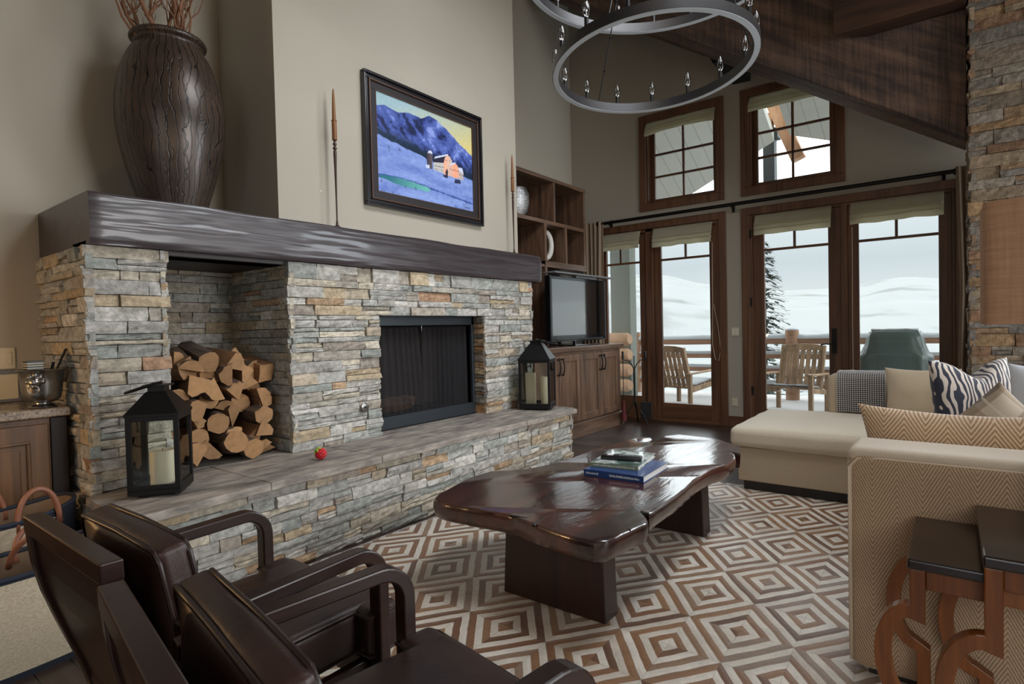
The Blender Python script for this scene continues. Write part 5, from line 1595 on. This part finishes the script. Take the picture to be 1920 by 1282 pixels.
def armchair(loc, rz, label):
    c = thing('leather_armchair', label, 'armchair', loc, rz, 'pair of brown leather armchairs')
    W = .285
    for s, in ((1,), (-1,)):
        a = MB(); bent_arm(a, s*.318-.024, s*.318+.024); a.build('arm_leg', M['chairwood'], c, local=True, bevel=.005)
    # curved back: posts, top rail and recessed panel
    zz = [.20+.585*k/14 for k in range(15)]
    for s in (1, -1):
        bk = MB()
        y0, y1 = sorted((s*W, s*(W-.05)))
        poly = [(back_x(z), z) for z in zz]+[(back_x(z)+.042, z) for z in zz[::-1]]
        poly = [(.09, 0), ] + poly[0:1] + poly[1:] + [(.135, 0)]
        bk.prism(poly, y0, y1, lambda a, b, e: (a, e, b))
        bk.build('back_post', M['chairwood'], c, local=True, bevel=.004)
    pz = [z for z in zz]
    pn = MB()
    pn.prism([(back_x(z)+.010, z) for z in pz]+[(back_x(z)+.036, z) for z in pz[::-1]], -W+.045, W-.045, lambda a, b, e: (a, e, b))
    pn.build('back_panel', M['chairwood'], c, local=True, bevel=.003)
    MB().prism([(back_x(.745)-.0012, .74), (back_x(.785)-.0012, .7865), (back_x(.785)+.0434, .7855), (back_x(.745)+.0434, .742)], -W, W, lambda a, b, e: (a, e*1.002, b)).build('top_rail', M['chairwood'], c, local=True, bevel=.004)
    rl_ = MB().box(.12, .70, -W, -W+.03, .20, .275).box(.12, .70, W-.03, W, .20, .275).box(.66, .70, -W, W, .20, .275).box(.13, .17, -W, W, .20, .275)
    rl_.build('seat_rail', M['chairwood'], c, local=True, bevel=.004)
    # T-shaped seat cushion
    st = MB()
    def seat(u, v, top):
        pass
    b0 = len(st.v)
    st.softbox((.445, 0, .352), (.325, .256, .075), .028, (.004, 0, .012), 12)
    for s in (1, -1): st.softbox((.708, s*.268, .350), (.060, .050, .073), .026, (.002, 0, .0), 8)
    so = st.build('seat_cushion', M['leather'], c, local=True, smooth=True)
    pp = MB()
    def loop(z):
        L = [(.13, -.25), (.645, -.25), (.652, -.312), (.70, -.316), (.755, -.312), (.768, -.28), (.770, 0), (.768, .28), (.755, .312), (.70, .316), (.652, .312), (.645, .25), (.13, .25)]
        return [Vector((x, y, z)) for x, y in L]
    for z in (.408, .293): pp.tube(loop(z), .0055, 8, closed=True)
    pp.build('seat_piping', M['piping'], so, local=True, smooth=True)
    # back cushion, leaning with the back
    ang = math.radians(10)
    Rm = Matrix.Rotation(-ang, 3, 'Y')
    cc = Vector((.185, 0, .575))
    bc_ = MB()
    bc_.softbox(cc, (.036, .258, .20), .018, (.058, 0, .01), 12, M=Rm, wob=.006, seed=3)
    bo_ = bc_.build('back_cushion', M['leather'], c, local=True, smooth=True)
    bp = MB()
    for sx in (-1, 1):
        L = []
        for (y, z) in ((-.235, -.195), (0, -.198), (.235, -.195), (.254, -.17), (.256, 0), (.254, .17), (.235, .196), (0, .203), (-.235, .196), (-.254, .17), (-.256, 0), (-.254, -.17)):
            L.append(cc+Rm @ Vector((sx*.033, y, z)))
        # refine
        F = []
        m = len(L)
        for i in range(m):
            for t in range(3): F.append(L[i].lerp(L[(i+1) % m], t/3))
        bp.tube(F, .0062, 8, closed=True)
    bp.build('back_piping', M['piping'], bo_, local=True, smooth=True)
    return c
armchair((.405, 1.675, .0), 0, 'far brown leather armchair, between the hearth and the nearer armchair')
armchair((.320, .9955, .0), math.radians(-9.5), 'near brown leather armchair at the bottom edge of the picture')

# ---------------------------------------------------------------- sectional sofa
sf_ = thing('sectional_sofa', 'beige herringbone sectional sofa with a long chaise toward the fireplace', 'sofa', (4.0, -.2, 0))
na = MB().softbox((2.42, -.375, .418), (.13, .675, .388), .05, (0, 0, 0), 14)
ao = na.build('near_arm', M['herring'], sf_, smooth=True)
MB().softbox((2.42, -.375, .785), (.122, .668, .024), .022, (0, 0, .002), 12).build('arm_top_panel', M['sofatop'], ao, smooth=True)
pm = MB()
def armloop(x): 
    return [(x, .286, .06), (x, .287, .40), (x, .285, .745), (x, .262, .772), (x, .20, .778), (x, -.4, .778), (x, -1.04, .778)]
for x in (2.300,): pm.tube(armloop(x), .005, 8)
pm.tube([(2.30, .289, .06), (2.30, .289, .74)], .004, 6)
pm.build('arm_piping', M['piped'], ao, smooth=True)
MB().softbox((5.62, -.10, .425), (.125, .95, .375), .05, n=12).build('far_arm', M['chaise'], sf_, smooth=True)
MB().softbox((4.0, -.93, .47), (1.72, .13, .40), .05, n=12).build('back', M['sofatop'], sf_, smooth=True)
MB().softbox((3.48, -.33, .19), (.95, .60, .13), .012, n=6).build('seat_base', M['herring'], sf_, smooth=True)
MB().softbox((4.96, .23, .205), (.545, 1.05, .125), .012, n=6).build('chaise_base', M['chaise'], sf_, smooth=True)
MB().softbox((3.46, -.20, .395), (.92, .50, .075), .035, (0, 0, .02), 12).build('seat_cushion', M['sofatop'], sf_, smooth=True)
MB().softbox((4.945, .38, .405), (.565, .955, .072), .04, (.008, .008, .04), 14, wob=.006, seed=4).build('chaise_cushion', M['cushion'], sf_, smooth=True)
for y0, x0 in ((-.62, 3.02), (-.62, 3.95), (-.62, 4.90)):
    MB().pillow((x0, y0, .66), (1, 0, 0), (0, -.2, 1), (0, 1, .2), .92, .52, .24, 14).build('back_cushion', M['sofatop'], sf_, smooth=True)
pl = MB().box(4.45, 5.70, -.95, 1.25, .011, .085).box(2.33, 4.45, -.95, .24, .011, .065)
pl.build('plinth', M['plinth'], sf_, bevel=.004)

# cushions on the sofa
def pil(label, c, rot, w, h, d, mat, crease=0, seed=0, n=24, yz=False, pinch=.12):
    mb = MB()
    if yz: mb.pillow((0, 0, 0), (0, 1, 0), (0, 0, 1), (1, 0, 0), w, h, d, n, pinch, crease, seed)
    else: mb.pillow((0, 0, 0), (1, 0, 0), (0, 0, 1), (0, 1, 0), w, h, d, n, pinch, crease, seed)
    o = mb.build('throw_pillow', M[mat], None, smooth=True, weld=True)
    o.location = c; o.rotation_euler = rot
    return tag(o, label, 'cushion', 'loose cushions on the sofa')
pil('large herringbone cushion leaning on the near sofa arm', (2.66, -.05, .675), (0, math.radians(-7), 0), .70, .50, .19, 'herringpillow', 0, 2, yz=True, pinch=.16)
pil('tan plaid cushion standing on its corner behind the herringbone cushion', (3.30, -.155, .665), (math.radians(45), math.radians(-8), math.radians(8)), .44, .44, .17, 'plaid', 0, 5, yz=True)
pil('navy and white zebra-striped cushion in the corner of the sofa', (4.60, -.105, .715), (math.radians(-8), 0, math.radians(-43)), .58, .56, .2, 'zebra', .20, 8, pinch=.1)
pil('small beige twill cushion against the far arm beside the knit throw', (5.33, .185, .66), (0, math.radians(10), 0), .48, .44, .17, 'beigepillow', 0, 11, yz=True)
pil('pale blue cushion at the right edge of the picture', (4.02, -.47, .74), (math.radians(4), math.radians(8), math.radians(10)), .5, .5, .18, 'whitecushion', 0, 14, yz=True)

# knit throw over the far arm
def throw(u, v):
    # v runs up the near face, over the top and down the far face
    prof = [(5.478, .49), (5.474, .60), (5.472, .70), (5.478, .775), (5.50, .806), (5.55, .815), (5.62, .817), (5.69, .815), (5.735, .80), (5.757, .765), (5.763, .68), (5.763, .55)]
    t = v*(len(prof)-1); i = min(int(t), len(prof)-2); f = t-i
    x = prof[i][0]*(1-f)+prof[i+1][0]*f; z = prof[i][1]*(1-f)+prof[i+1][1]*f
    wv = .004*noise.noise(Vector((u*6, v*5, 3)))
    return (x-.006+wv, .775-u*.345+.01*noise.noise(Vector((v*3, u, 8))), z+.004+wv)
solo('knit_throw', MB().sheet(throw, 16, 44, .018), M['throw'], 'black and white knitted throw folded over the far sofa arm', 'throw blanket', (5.62, .60, .49), smooth=50)

# ---------------------------------------------------------------- nest tables and lamp
def leg_poly(zt, zc, ry, rz, w):
    # post, D-shaped loop bulging to +y, then a post to the floor; in (y, z)
    out, inn = [(0, zt)], []
    for k in range(21):
        a = PI*k/20
        out.append((ry*math.sin(a), zc+rz*math.cos(a)))
    out.append((0, 0))
    inn += [(-w, 0), (-w, zc-rz+.012)]
    for k in range(1, 20):
        a = PI-PI*k/20
        inn.append((-w*.1+(ry-w)*math.sin(a), zc+(rz-w)*math.cos(a)))
    inn += [(-w, zc+rz-w-.012), (-w, zt)]
    return out+inn
def nest(label, x0, x1, y0, y1, zt, zc, ry, rz, w, th, loc):
    t = thing('nesting_table', label, 'side table', loc, 0, 'nested side tables in front of the sofa arm')
    def top(u, v):
        return (x0+u*(x1-x0), y0+v*(y1-y0), zt-.004*0)
    MB().box(x0, x1, y0, y1, zt-th, zt).build('table_top', M['nesttop'], t, bevel=.006, seg=3)
    ap = MB().box(x0+.02, x0+.045, y0+.03, y1-.04, zt-th-.055, zt-th).box(x1-.045, x1-.02, y0+.03, y1-.04, zt-th-.055, zt-th)
    ap.box(x0+.045, x1-.045, y1-.035, y1-.015, zt-th-.05, zt-th)
    ap.build('apron', M['nestleg'], t, bevel=.003)
    for xx in (x0+.008, x1-.048):
        for sgn, yc in ((1, y1-.004), (-1, y0+.004)):
            pl_ = leg_poly(zt-th, zc, ry, rz, w)
            MB().prism(pl_, xx, xx+.040, lambda a, b, e: (e, yc+sgn*a, b)).build('scroll_leg', M['nestleg'], t, bevel=.003)
    return t
nest('lower dark-topped nest table half under the taller one, before the sofa arm', 1.845, 2.268, -.46, .100, .61, .335, .082, .148, .036, .028, (2.05, -.18, 0))
nest('taller dark-topped nest table carrying the lamp, at the right edge', 1.785, 2.272, -.62, -.055, .672, .31, .10, .162, .036, .030, (2.05, -.34, 0))
lp = thing('table_lamp', 'table lamp with a tan linen shade and dark round base on the taller nest table', 'lamp', (2.06, -.27, .6725))
MB().lathe([(0, 0), (.105, 0), (.11, .006), (.11, .016), (.10, .022), (.02, .028), (.016, .06), (.014, .30), (.02, .33), (.014, .36), (.010, .56), (0, .56)], (2.06, -.27, .6725), 36).build('base', m_plain('dark_metal_lamp_base', srgb(64, 62, 60), .3, .8), lp, smooth=40)
sh = MB()
for (r_, z) in (): pass
def rrect(hx, hy, r, n=6):
    out = []
    for cx, cy, a0 in ((hx-r, hy-r, 0), (-hx+r, hy-r, PI/2), (-hx+r, -hy+r, PI), (hx-r, -hy+r, 3*PI/2)):
        for k in range(n+1):
            a = a0+PI/2*k/n; out.append((cx+r*math.cos(a), cy+r*math.sin(a)))
    return out
o_ = rrect(.155, .205, .035); i_ = rrect(.152, .202, .033); n = len(o_)
vs = [(2.06+x, -.27+y, 1.232) for x, y in o_]+[(2.06+x, -.27+y, 1.545) for x, y in o_]+[(2.06+x, -.27+y, 1.232) for x, y in i_]+[(2.06+x, -.27+y, 1.545) for x, y in i_]
fs = []
for k in range(n):
    j = (k+1) % n
    fs += [(k, j, n+j, n+k), (2*n+j, 2*n+k, 3*n+k, 3*n+j), (k, 2*n+k, 2*n+j, j), (n+k, n+j, 3*n+j, 3*n+k)]
sh.add(vs, fs)
sh.build('lamp_shade', M['lampshade'], lp, smooth=40)
MB().bar((1.91, -.27, 1.50), (2.21, -.27, 1.50), .006, .006).bar((2.06, -.47, 1.50), (2.06, -.07, 1.50), .006, .006).cyl((2.06, -.27, 1.22), (2.06, -.27, 1.505), .008, n=8).build('shade_spider', M['darkiron'], lp)

# ---------------------------------------------------------------- stone column and timbers
CXF, CYL = 5.80, -.128
sc_ = thing('stone_column', 'tall ledgestone column at the right, behind the sofa', 'column', (5.95, -.5, 0))
PALC = [srgb(152, 136, 116), srgb(158, 132, 106), srgb(136, 124, 110), srgb(142, 134, 124), srgb(164, 136, 104), srgb(126, 121, 113), srgb(148, 118, 94), srgb(136, 131, 125), srgb(162, 145, 122), srgb(150, 142, 130)]
cm = MB()
stone_panel(cm, (CXF, CYL, 0), (0, -1, 0), (-1, 0, 0), .80, 4.6, 61, pal=PALC, rows=(.05, .115), lens=(.14, .55), prot=.035)
stone_panel(cm, (6.55, CYL, 0), (-1, 0, 0), (0, 1, 0), .75, 4.6, 62, pal=PALC, rows=(.05, .115), lens=(.14, .45), prot=.03)
cm.build('stone_cladding', M['stone'], sc_)
MB().box(CXF+.008, 6.55, CYL-.80, CYL-.008, 0, 4.6).build('column_core', bpy.data.materials['dark_mortar'], sc_)

BXN, BXF = 5.9, 6.40
def bz(y): return 2.765+.664*y
sb = MB()
hgt = 1.55
sb.prism([(-.10, bz(-.10)), (4.28, bz(4.28)), (4.28, bz(4.28)+hgt), (-.10, bz(-.10)+hgt)], BXN, BXF, lambda p, q, e: (e, p, q))
rb_ = thing('roof_beam', 'huge sloping rough-sawn timber beam below the roof, above the right windows', 'beam', (6.1, 1.5, 3.7))
sb.build('timber', M['beam'], rb_, bevel=.01)
def mk_beam2():
    m = m_wood('dark_stained_beam', srgb(40, 26, 19), srgb(84, 56, 40), 'y', 5, 10, .6, bump=.3)
    return m
hbm = MB()
Z0, Z1 = 3.70, 4.25
pl4 = [(5.675, .805), (5.896, .565), (5.896, CYL+.03), (5.675, CYL+.03)]
hbm.prism(pl4, Z0, Z1)
solo('tie_beam', hbm, mk_beam2(), 'short dark horizontal beam running from the sloping beam to the stone column', 'beam', (5.79, -.1, Z0), bevel=.008)
bkm = MB().prism([(2.16, 4.30), (2.06, 4.09), (1.86, 4.08), (1.86, 4.34)], 6.40, XW-.002, lambda a, b, e: (e, a, b))
solo('beam_bracket', bkm, M['blackmetal'], 'dark steel bracket under the sloping beam on the window wall', 'bracket', (6.8, 2.0, 4.08), bevel=.006)

# ---------------------------------------------------------------- chandelier
CH = [((3.413, 1.47, 2.865), .62, Vector((.035, .059, 1)).normalized(), 15, 0.0), ((3.11, 1.27, 3.33), .80, Vector((.02, .03, 1)).normalized(), 20, 9.0)]
ch = thing('chandelier', 'black iron chandelier of two rings with candle bulbs hanging over the room', 'chandelier', (3.3, 1.4, 2.8))
def basis(n):
    x = Vector((1, 0, 0)); x = (x-n*x.dot(n)).normalized(); return x, n.cross(x)
for ci, (c, R, nrm, nb_, ph) in enumerate(CH):
    c = Vector(c); X_, Y_ = basis(nrm); N_ = 96
    ring = lambda r_, h: [c+(X_*math.cos(2*PI*k/N_)+Y_*math.sin(2*PI*k/N_))*r_+nrm*h for k in range(N_)]
    def hoop(prof_):
        mb_ = MB(); m_ = len(prof_)
        mb_.add([p for r_, h in prof_ for p in ring(r_, h)], [(j*N_+k, j*N_+(k+1) % N_, ((j+1) % m_)*N_+(k+1) % N_, ((j+1) % m_)*N_+k) for j in range(m_) for k in range(N_)])
        return mb_
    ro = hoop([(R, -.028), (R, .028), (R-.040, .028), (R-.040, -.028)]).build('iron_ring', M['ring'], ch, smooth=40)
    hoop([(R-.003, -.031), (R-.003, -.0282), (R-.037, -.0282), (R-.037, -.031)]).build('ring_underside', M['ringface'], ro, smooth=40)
    for k in range(nb_):
        a = math.radians(ph)+2*PI*k/nb_
        p = c+(X_*math.cos(a)+Y_*math.sin(a))*(R-.020)+nrm*.026
        b = MB().cyl(p, p+Vector((0, 0, .055)), .0125, n=12)
        so = b.build('candle_socket', M['blackmetal'], ch, smooth=40)
        bl = MB().lathe([(.012, 0), (.020, .014), (.023, .032), (.020, .058), (.012, .084), (.004, .104), (0, .107)], p+Vector((0, 0, .055)), 14)
        bl.build('bulb', M['bulbglass'], so, smooth=True)
        MB().tube([p+Vector((0, 0, .056)), p+Vector((.003, 0, .075)), p+Vector((-.002, 0, .09))], .0022, 5).build('filament_post', M['silver'], so)
top = Vector((3.3, 1.4, 5.6))
for ci, (c, R, nrm, nb_, ph) in enumerate(CH):
    c = Vector(c); X_, Y_ = basis(nrm)
    for k in range(3):
        a = math.radians((62, 182, 302)[k]+ci*40)
        p = c+(X_*math.cos(a)+Y_*math.sin(a))*(R-.02)+nrm*.026
        q = top if ci else Vector((3.25, 1.35, 4.4))
        md = MB().cyl(p+Vector((0, 0, .012)), q, .0042, n=6)
        for t in (.12, .24, .36, .48): 
            md.lathe([(0, -.01), (.009, 0), (0, .01)], p.lerp(q, t), 8)
        md.lathe([(0, -.016), (.014, -.004), (.014, .008), (0, .02)], p, 10)
        md.build('hanger_rod', M['blackmetal'], ch)
MB().cyl((3.25, 1.35, 4.4), (3.3, 1.4, 5.6), .012, n=8).lathe([(0, -.03), (.03, 0), (0, .03)], (3.25, 1.35, 4.4), 10).lathe([(.09, 0), (.09, .03), (0, .04)], (3.3, 1.4, 5.58), 16).build('stem', M['blackmetal'], ch)

# ---------------------------------------------------------------- switches on the window wall
s1 = thing('light_switch', 'double light switch plate on the wall between the two door units', 'switch', (XW, 2.075, 1.11))
MB().box(XW-.008, XW, 2.03, 2.12, 1.10, 1.20).build('plate', M['plate'], s1, bevel=.003)
for y in (2.045, 2.085): MB().box(XW-.012, XW-.006, y, y+.025, 1.12, 1.18).build('rocker', M['whiteceramic'], s1, bevel=.002)
solo('wall_outlet', MB().box(XW-.008, XW, 2.06, 2.125, .25, .35).box(XW-.011, XW-.006, 2.078, 2.106, .265, .335), M['plate'], 'outlet plate low on the wall between the two door units', 'outlet', (XW, 2.09, .25), bevel=.002)
cd = MB()
pts = [(XW-.02, 2.33, 2.25), (XW-.02, 2.335, 1.5), (XW-.022, 2.345, 1.0), (XW-.025, 2.31, .82), (XW-.025, 2.27, .80), (XW-.025, 2.245, .92), (XW-.025, 2.27, 1.2), (XW-.02, 2.325, 1.5)]
cd.tube(pts, .003, 6)
solo('shade_cord', cd, M['piped'], 'thin pale shade cord looped beside the left glass door', 'cord', (XW-.02, 2.33, .8), smooth=60)
solo('shade_cord', MB().tube([(XW-.015, .845, 2.25), (XW-.016, .85, 1.2), (XW-.016, .848, .5)], .003, 6), M['piped'], 'thin pale shade cord hanging at the left of the right door leaf', 'cord', (XW-.015, .85, .5))

# ---------------------------------------------------------------- deck
DX0 = XW+TW
struct('deck', MB().box(DX0, 10.9, -6, 12, -.16, -.03), M['deck'])
RX = 10.35
rl2 = thing('deck_railing', 'log deck railing with snow lying on its top rail', 'railing', (RX, 2, 0))
for z, r in ((.955, .068), (.70, .058), (.46, .058), (.22, .055)):
    mb = MB().tube([(RX, -6+.9*k, z+.006*math.sin(k*2.1)) for k in range(20)], r, 12)
    ro = mb.build('log_rail', M['railwood'], rl2, smooth=60)
    sn = MB()
    def snow(u, v, z=z, r=r):
        y = -6+17*u; a = PI*(v-.5)*.9
        hh = (.05 if z > .9 else .022)*(1+.35*noise.noise(Vector((y*3, z*5, 1))))
        return (RX+math.sin(a)*r*1.05, y, z+r*math.cos(a)*.55+hh*math.cos(a)+.01)
    sn.sheet(snow, 110, 8, .012).build('snow_cap', M['snow'], ro, smooth=60)
for y in (2.1, 4.9, -1.4):
    po = MB().lathe([(.105, -.03), (.105, 1.10), (.10, 1.118), (0, 1.12)], (RX-.02, y, 0), 20).build('log_post', M['railwood'], rl2, smooth=40)
    MB().lathe([(.10, 1.118), (.102, 1.13), (.07, 1.155), (0, 1.16)], (RX-.02, y, 0), 16).build('snow_cap', M['snow'], po, smooth=50)
# side railing whose log ends show by the grey post
sr = thing('side_railing', 'stack of round log rails ending at the grey deck post', 'railing', (8.6, 4.6, 0))
for z, r in ((1.045, .10), (.80, .098), (.56, .098), (.32, .095)):
    p0, p1 = Vector((8.2, 3.98+.0, z)), Vector((8.75, 6.8, z))
    MB().tube([p0, p0.lerp(p1, .02), p1], [r*.72, r, r], 18).build('log_rail', M['logend'], sr, smooth=50)
gp = MB().box(8.62, 8.86, 4.17, 4.52, -.03, 2.98)
solo('deck_post', gp, M['greypost'], 'wide grey painted deck post outside the sidelight', 'post', (8.74, 4.35, -.03), bevel=.01)
# steel post and timber brace outside the upper right window
solo('steel_post', MB().box(9.75, 9.93, 2.205, 2.375, 2.78, 4.25).box(9.72, 9.96, 2.15, 2.43, 4.15, 4.3), M['steel'], 'dark grey steel post outside the upper right window', 'post', (9.84, 2.29, 2.78), bevel=.005)
br_ = MB().bar((9.66, 2.22, 4.72), (9.66, 1.84, 3.72), .19, .17, (1, 0, 0))
solo('timber_brace', br_, M['brace'], 'orange-brown timber knee brace outside the upper right window', 'brace', (9.66, 2.0, 3.75), bevel=.008)
solo('timber_purlin', MB().box(9.58, 9.76, 2.2, 2.75, 4.30, 4.50), M['brace'], 'short orange-brown timber end on top of the steel post', 'beam', (9.67, 2.45, 4.30), bevel=.006)
# gable soffits over the deck
def soffit(label, pa, pb, x0, x1, th=.14, ext=3.0, rise=.6):
    (ya, za), (yb, zb) = pa, pb
    k = (zb-za)/(yb-ya)
    y2 = ya+ext*(1 if ya > yb else -1)
    z2 = za+k*(y2-ya)
    mb = MB().prism([(yb, zb), (y2, z2), (y2, z2+th), (yb, zb+th)], x0, x1, lambda a, b, e: (e, a, b+(rise if e == x0 else 0)))
    o = solo('porch_soffit', mb, M['soffit'], label, 'roof', (x0, (ya+yb)/2, min(za, zb)))
    return o
soffit('pale boarded porch soffit filling the upper left window', (3.502, 3.396), (2.15, 4.02), XW+TW+.01, 9.5, ext=5.0, rise=1.1)
soffit('pale boarded porch soffit at the right of the upper right window', (1.328, 3.84), (1.93, 4.062), XW+TW+.01, 9.5, ext=4.5, rise=.8)

# ---------------------------------------------------------------- deck chairs
def deck_chair(loc, rz, label):
    # local: x forward, y left
    c = thing('deck_chair', label, 'deck chair', loc, rz, 'slatted wooden deck chairs')
    W = .29
    lean = .30
    def bp(y, h): return Vector((-.10-lean*h, y, .33+h))
    slats = 7
    for k in range(slats):
        y = -W+.045+(2*W-.09)*k/(slats-1)
        MB().bar(bp(y, -.02), bp(y*1.0, .545), .058, .014, (1, 0, .3)).build('back_slat', M['deckwood'], c, local=True)
    tr = MB()
    P_ = [bp(-W, .535), bp(-W, .60), bp(-W*.5, .625), bp(0, .632), bp(W*.5, .625), bp(W, .60), bp(W, .535)]
    n_ = len(P_)
    tr.add([p+Vector((.014, 0, 0)) for p in P_]+[p-Vector((.016, 0, 0)) for p in P_], [tuple(range(n_)), tuple(range(2*n_-1, n_-1, -1))]+[(i, (i+1) % n_, n_+(i+1) % n_, n_+i) for i in range(n_)])
    tr.build('top_rail', M['deckwood'], c, local=True, bevel=.004)
    MB().bar(bp(-W, .14)-Vector((.02, 0, 0)), bp(W, .14)-Vector((.02, 0, 0)), .02, .05, (1, 0, .3)).bar(bp(-W, -.01), bp(W, -.01), .03, .07, (1, 0, .3)).build('back_rail', M['deckwood'], c, local=True)
    for s in (1, -1):
        MB().bar(bp(s*W, -.05), bp(s*W, .60), .045, .028, (0, 1, 0)).build('back_post', M['deckwood'], c, local=True)
        MB().box(.44, .49, s*(W+.045)-.028, s*(W+.045)+.028, -.0, .545).build('leg', M['deckwood'], c, local=True, bevel=.003)
        MB().box(-.22, -.17, s*(W+.045)-.028, s*(W+.045)+.028, -.0, .52).build('leg', M['deckwood'], c, local=True, bevel=.003)
        MB().bar((-.25, s*(W+.045), .53), (.52, s*(W+.045), .56), .075, .024).build('arm', M['deckwood'], c, local=True, bevel=.004)
        MB().bar((-.2, s*(W+.03), .27), (.48, s*(W+.03), .35), .03, .07).build('side_rail', M['deckwood'], c, local=True)
    for k in range(6):
        x = .46-.095*k
        MB().bar((x, -W, .385-.012*k), (x, W, .385-.012*k), .07, .018).build('seat_slat', M['deckwood'], c, local=True)
    sn = MB().sheet(lambda u, v: (-.04+.52*u, -W+2*W*v, .35+.07*u+.012*noise.noise(Vector((u*5, v*5, loc[1])))), 10, 10, .02)
    sn.build('snow_on_seat', M['snow'], c, local=True, smooth=True)
    return c
deck_chair((8.78, 3.43, -.03), math.radians(-14), 'slatted wooden deck chair turned away, behind the left glass door')
deck_chair((9.05, 1.78, -.03), math.radians(172), 'slatted weathered deck chair facing the room, behind the door leaf with the handle')

# ---------------------------------------------------------------- covered grill
gx, gy = 9.35, .62
gr_ = thing('covered_grill', 'barbecue grill under a dark green cover with snow on top', 'grill', (gx, gy, -.03))
def cover(u, v):
    a = u*2*PI
    # square-ish loops from floor to hood
    prof = [(.27, .40, -.02), (.275, .41, .3), (.28, .42, .62), (.285, .42, .76), (.29, .385, .80), (.27, .34, .92), (.24, .315, 1.04), (.20, .29, 1.10), (.12, .24, 1.115), (.0, .0, 1.118)]
    t = v*(len(prof)-1); i = min(int(t), len(prof)-2); f = t-i
    hx, hy, z = [prof[i][k]*(1-f)+prof[i+1][k]*f for k in range(3)]
    e = 5.0
    ca, sa = math.cos(a), math.sin(a)
    w = 1+.03*noise.noise(Vector((ca*3, sa*3, v*5)))+.012*math.sin(a*14+v*9)*(1-v)
    return (gx+hx*w*math.copysign(abs(ca)**(2/e), ca), gy+hy*w*math.copysign(abs(sa)**(2/e), sa), z+.01*noise.noise(Vector((ca*2, sa*2, 4))))
MB().grid(cover, 96, 36, cu=True).build('cover', M['cover'], gr_, smooth=True)
MB().sheet(lambda u, v: (gx-.17+.34*u, gy-.26+.52*v, 1.12+.012*noise.noise(Vector((u*4, v*6, 2)))), 12, 16, .02).build('snow_cap', M['snow'], gr_, smooth=True)

# ---------------------------------------------------------------- fir tree
rt = random.Random(9)
def fir(x, y, z0, h, rad, label, dens):
    mb = MB(); mb.useC = True
    mb.cur = srgb(72, 60, 50)
    mb.tube([(x, y, z0), (x, y, z0+h)], [.016*h, .01], 8)
    nlev = int(h*3.2*dens)
    for l in range(nlev):
        t = (l+rt.random())/nlev; z = z0+h*(.06+.94*t)
        L = rad*(1-t)**.85*rt.uniform(.75, 1.1)+.05
        for k in range(10):
            a = rt.uniform(0, 2*PI); d = Vector((math.cos(a), math.sin(a), 0))
            p = Vector((x, y, z)); n_ = max(4, int(L*9))
            for i in range(1, n_+1):
                s = i/n_; c = p+d*L*s+Vector((0, 0, -.28*L*s*s+.10*L*s))
                g_ = rt.uniform(.6, 1.1)
                snowy = rt.random() < .22
                col = srgb(140, 144, 146) if snowy else tuple(q*g_ for q in srgb(82, 88, 80))
                side = Vector((-d.y, d.x, 0)); w = .085*L**.4*rt.uniform(.6, 1.2)
                tip = d*.11+Vector((0, 0, rt.uniform(-.09, .03)))
                mb.cur = col
                mb.add([c-d*.04, c+side*w+tip*.6, c+tip*1.2, c-side*w+tip*.6], [(0, 1, 2), (0, 2, 3)])
    solo('fir_tree', mb, M['fir'], label, 'tree', (x, y, z0), recalc=False)
fir(16.0, 3.90, -4.5, 7.85, 1.55, 'snow-dusted fir tree beyond the deck railing', 3.0)

# ---------------------------------------------------------------- snowy hills
def hills():
    mb = MB(); mb.useC = True
    F = []
    EL = [(-40, 2.6), (-5, 2.7), (0, 3.1), (3, 3.35), (7, 2.8), (12, 2.9), (18, 3.9), (23, 4.7), (28, 4.9), (33, 4.4), (42, 5.2), (90, 4)]
    def elev(az):
        for (a0, e0), (a1, e1) in zip(EL, EL[1:]):
            if a0 <= az <= a1:
                s = (az-a0)/(a1-a0); s = s*s*(3-2*s); return e0+(e1-e0)*s
        return 3
    def height(x, y):
        d = math.hypot(x, y); az = math.degrees(math.atan2(y, x))
        near = -9-.022*min(d, 300)
        crest = 1.25+880*math.tan(math.radians(elev(az)))
        t = max(0, min(1, (d-170)/710))
        h = near*(1-t)+crest*t**.85*1.0 if t else near
        wv = 5*noise.noise(Vector((x*.006, y*.006, 0)))+2*noise.noise(Vector((x*.016, y*.016, 4)))
        h += wv*min(1, d/300)
        h += 15*math.exp(-((az-30)/4.2)**2)*math.exp(-((d-330)/110)**2)
        return h
    na, nd = 150, 90
    def fn(u, v):
        az = math.radians(-35+115*u); d = 14+880*v**1.9
        x, y = d*math.cos(az), d*math.sin(az)
        return (x, y, height(x, y))
    def colr(u, v):
        x, y, z = fn(u, v); d = math.hypot(x, y)
        k = noise.noise(Vector((x*.02, y*.02, 3)))+.6*noise.noise(Vector((x*.07, y*.07, 5)))
        s = noise.noise(Vector((x*.006, y*.010, 9)))
        c = srgb(139, 141, 140)
        az = math.degrees(math.atan2(y, x))
        scr = .0
        if k > .22 and s > -.25: scr = min(1, (k-.22)*2.4)
        if 22 < az < 36 and 200 < d < 420: scr = max(scr, .75*max(0, k+.45))
        if 60 < d < 190 and noise.noise(Vector((x*.16, y*.16, 6))) > .22: scr = max(scr, .9)
        if d < 60 and noise.noise(Vector((x*.5, y*.5, 2))) > .12: scr = max(scr, .55)
        return lerp(c, srgb(92, 94, 90), scr*.65)
    mb.grid(fn, na, nd, cols=colr)
    o = mb.build('snowy_hills', M['hill'], None, smooth=True)
    o['kind'] = 'structure'
    return o
hills()
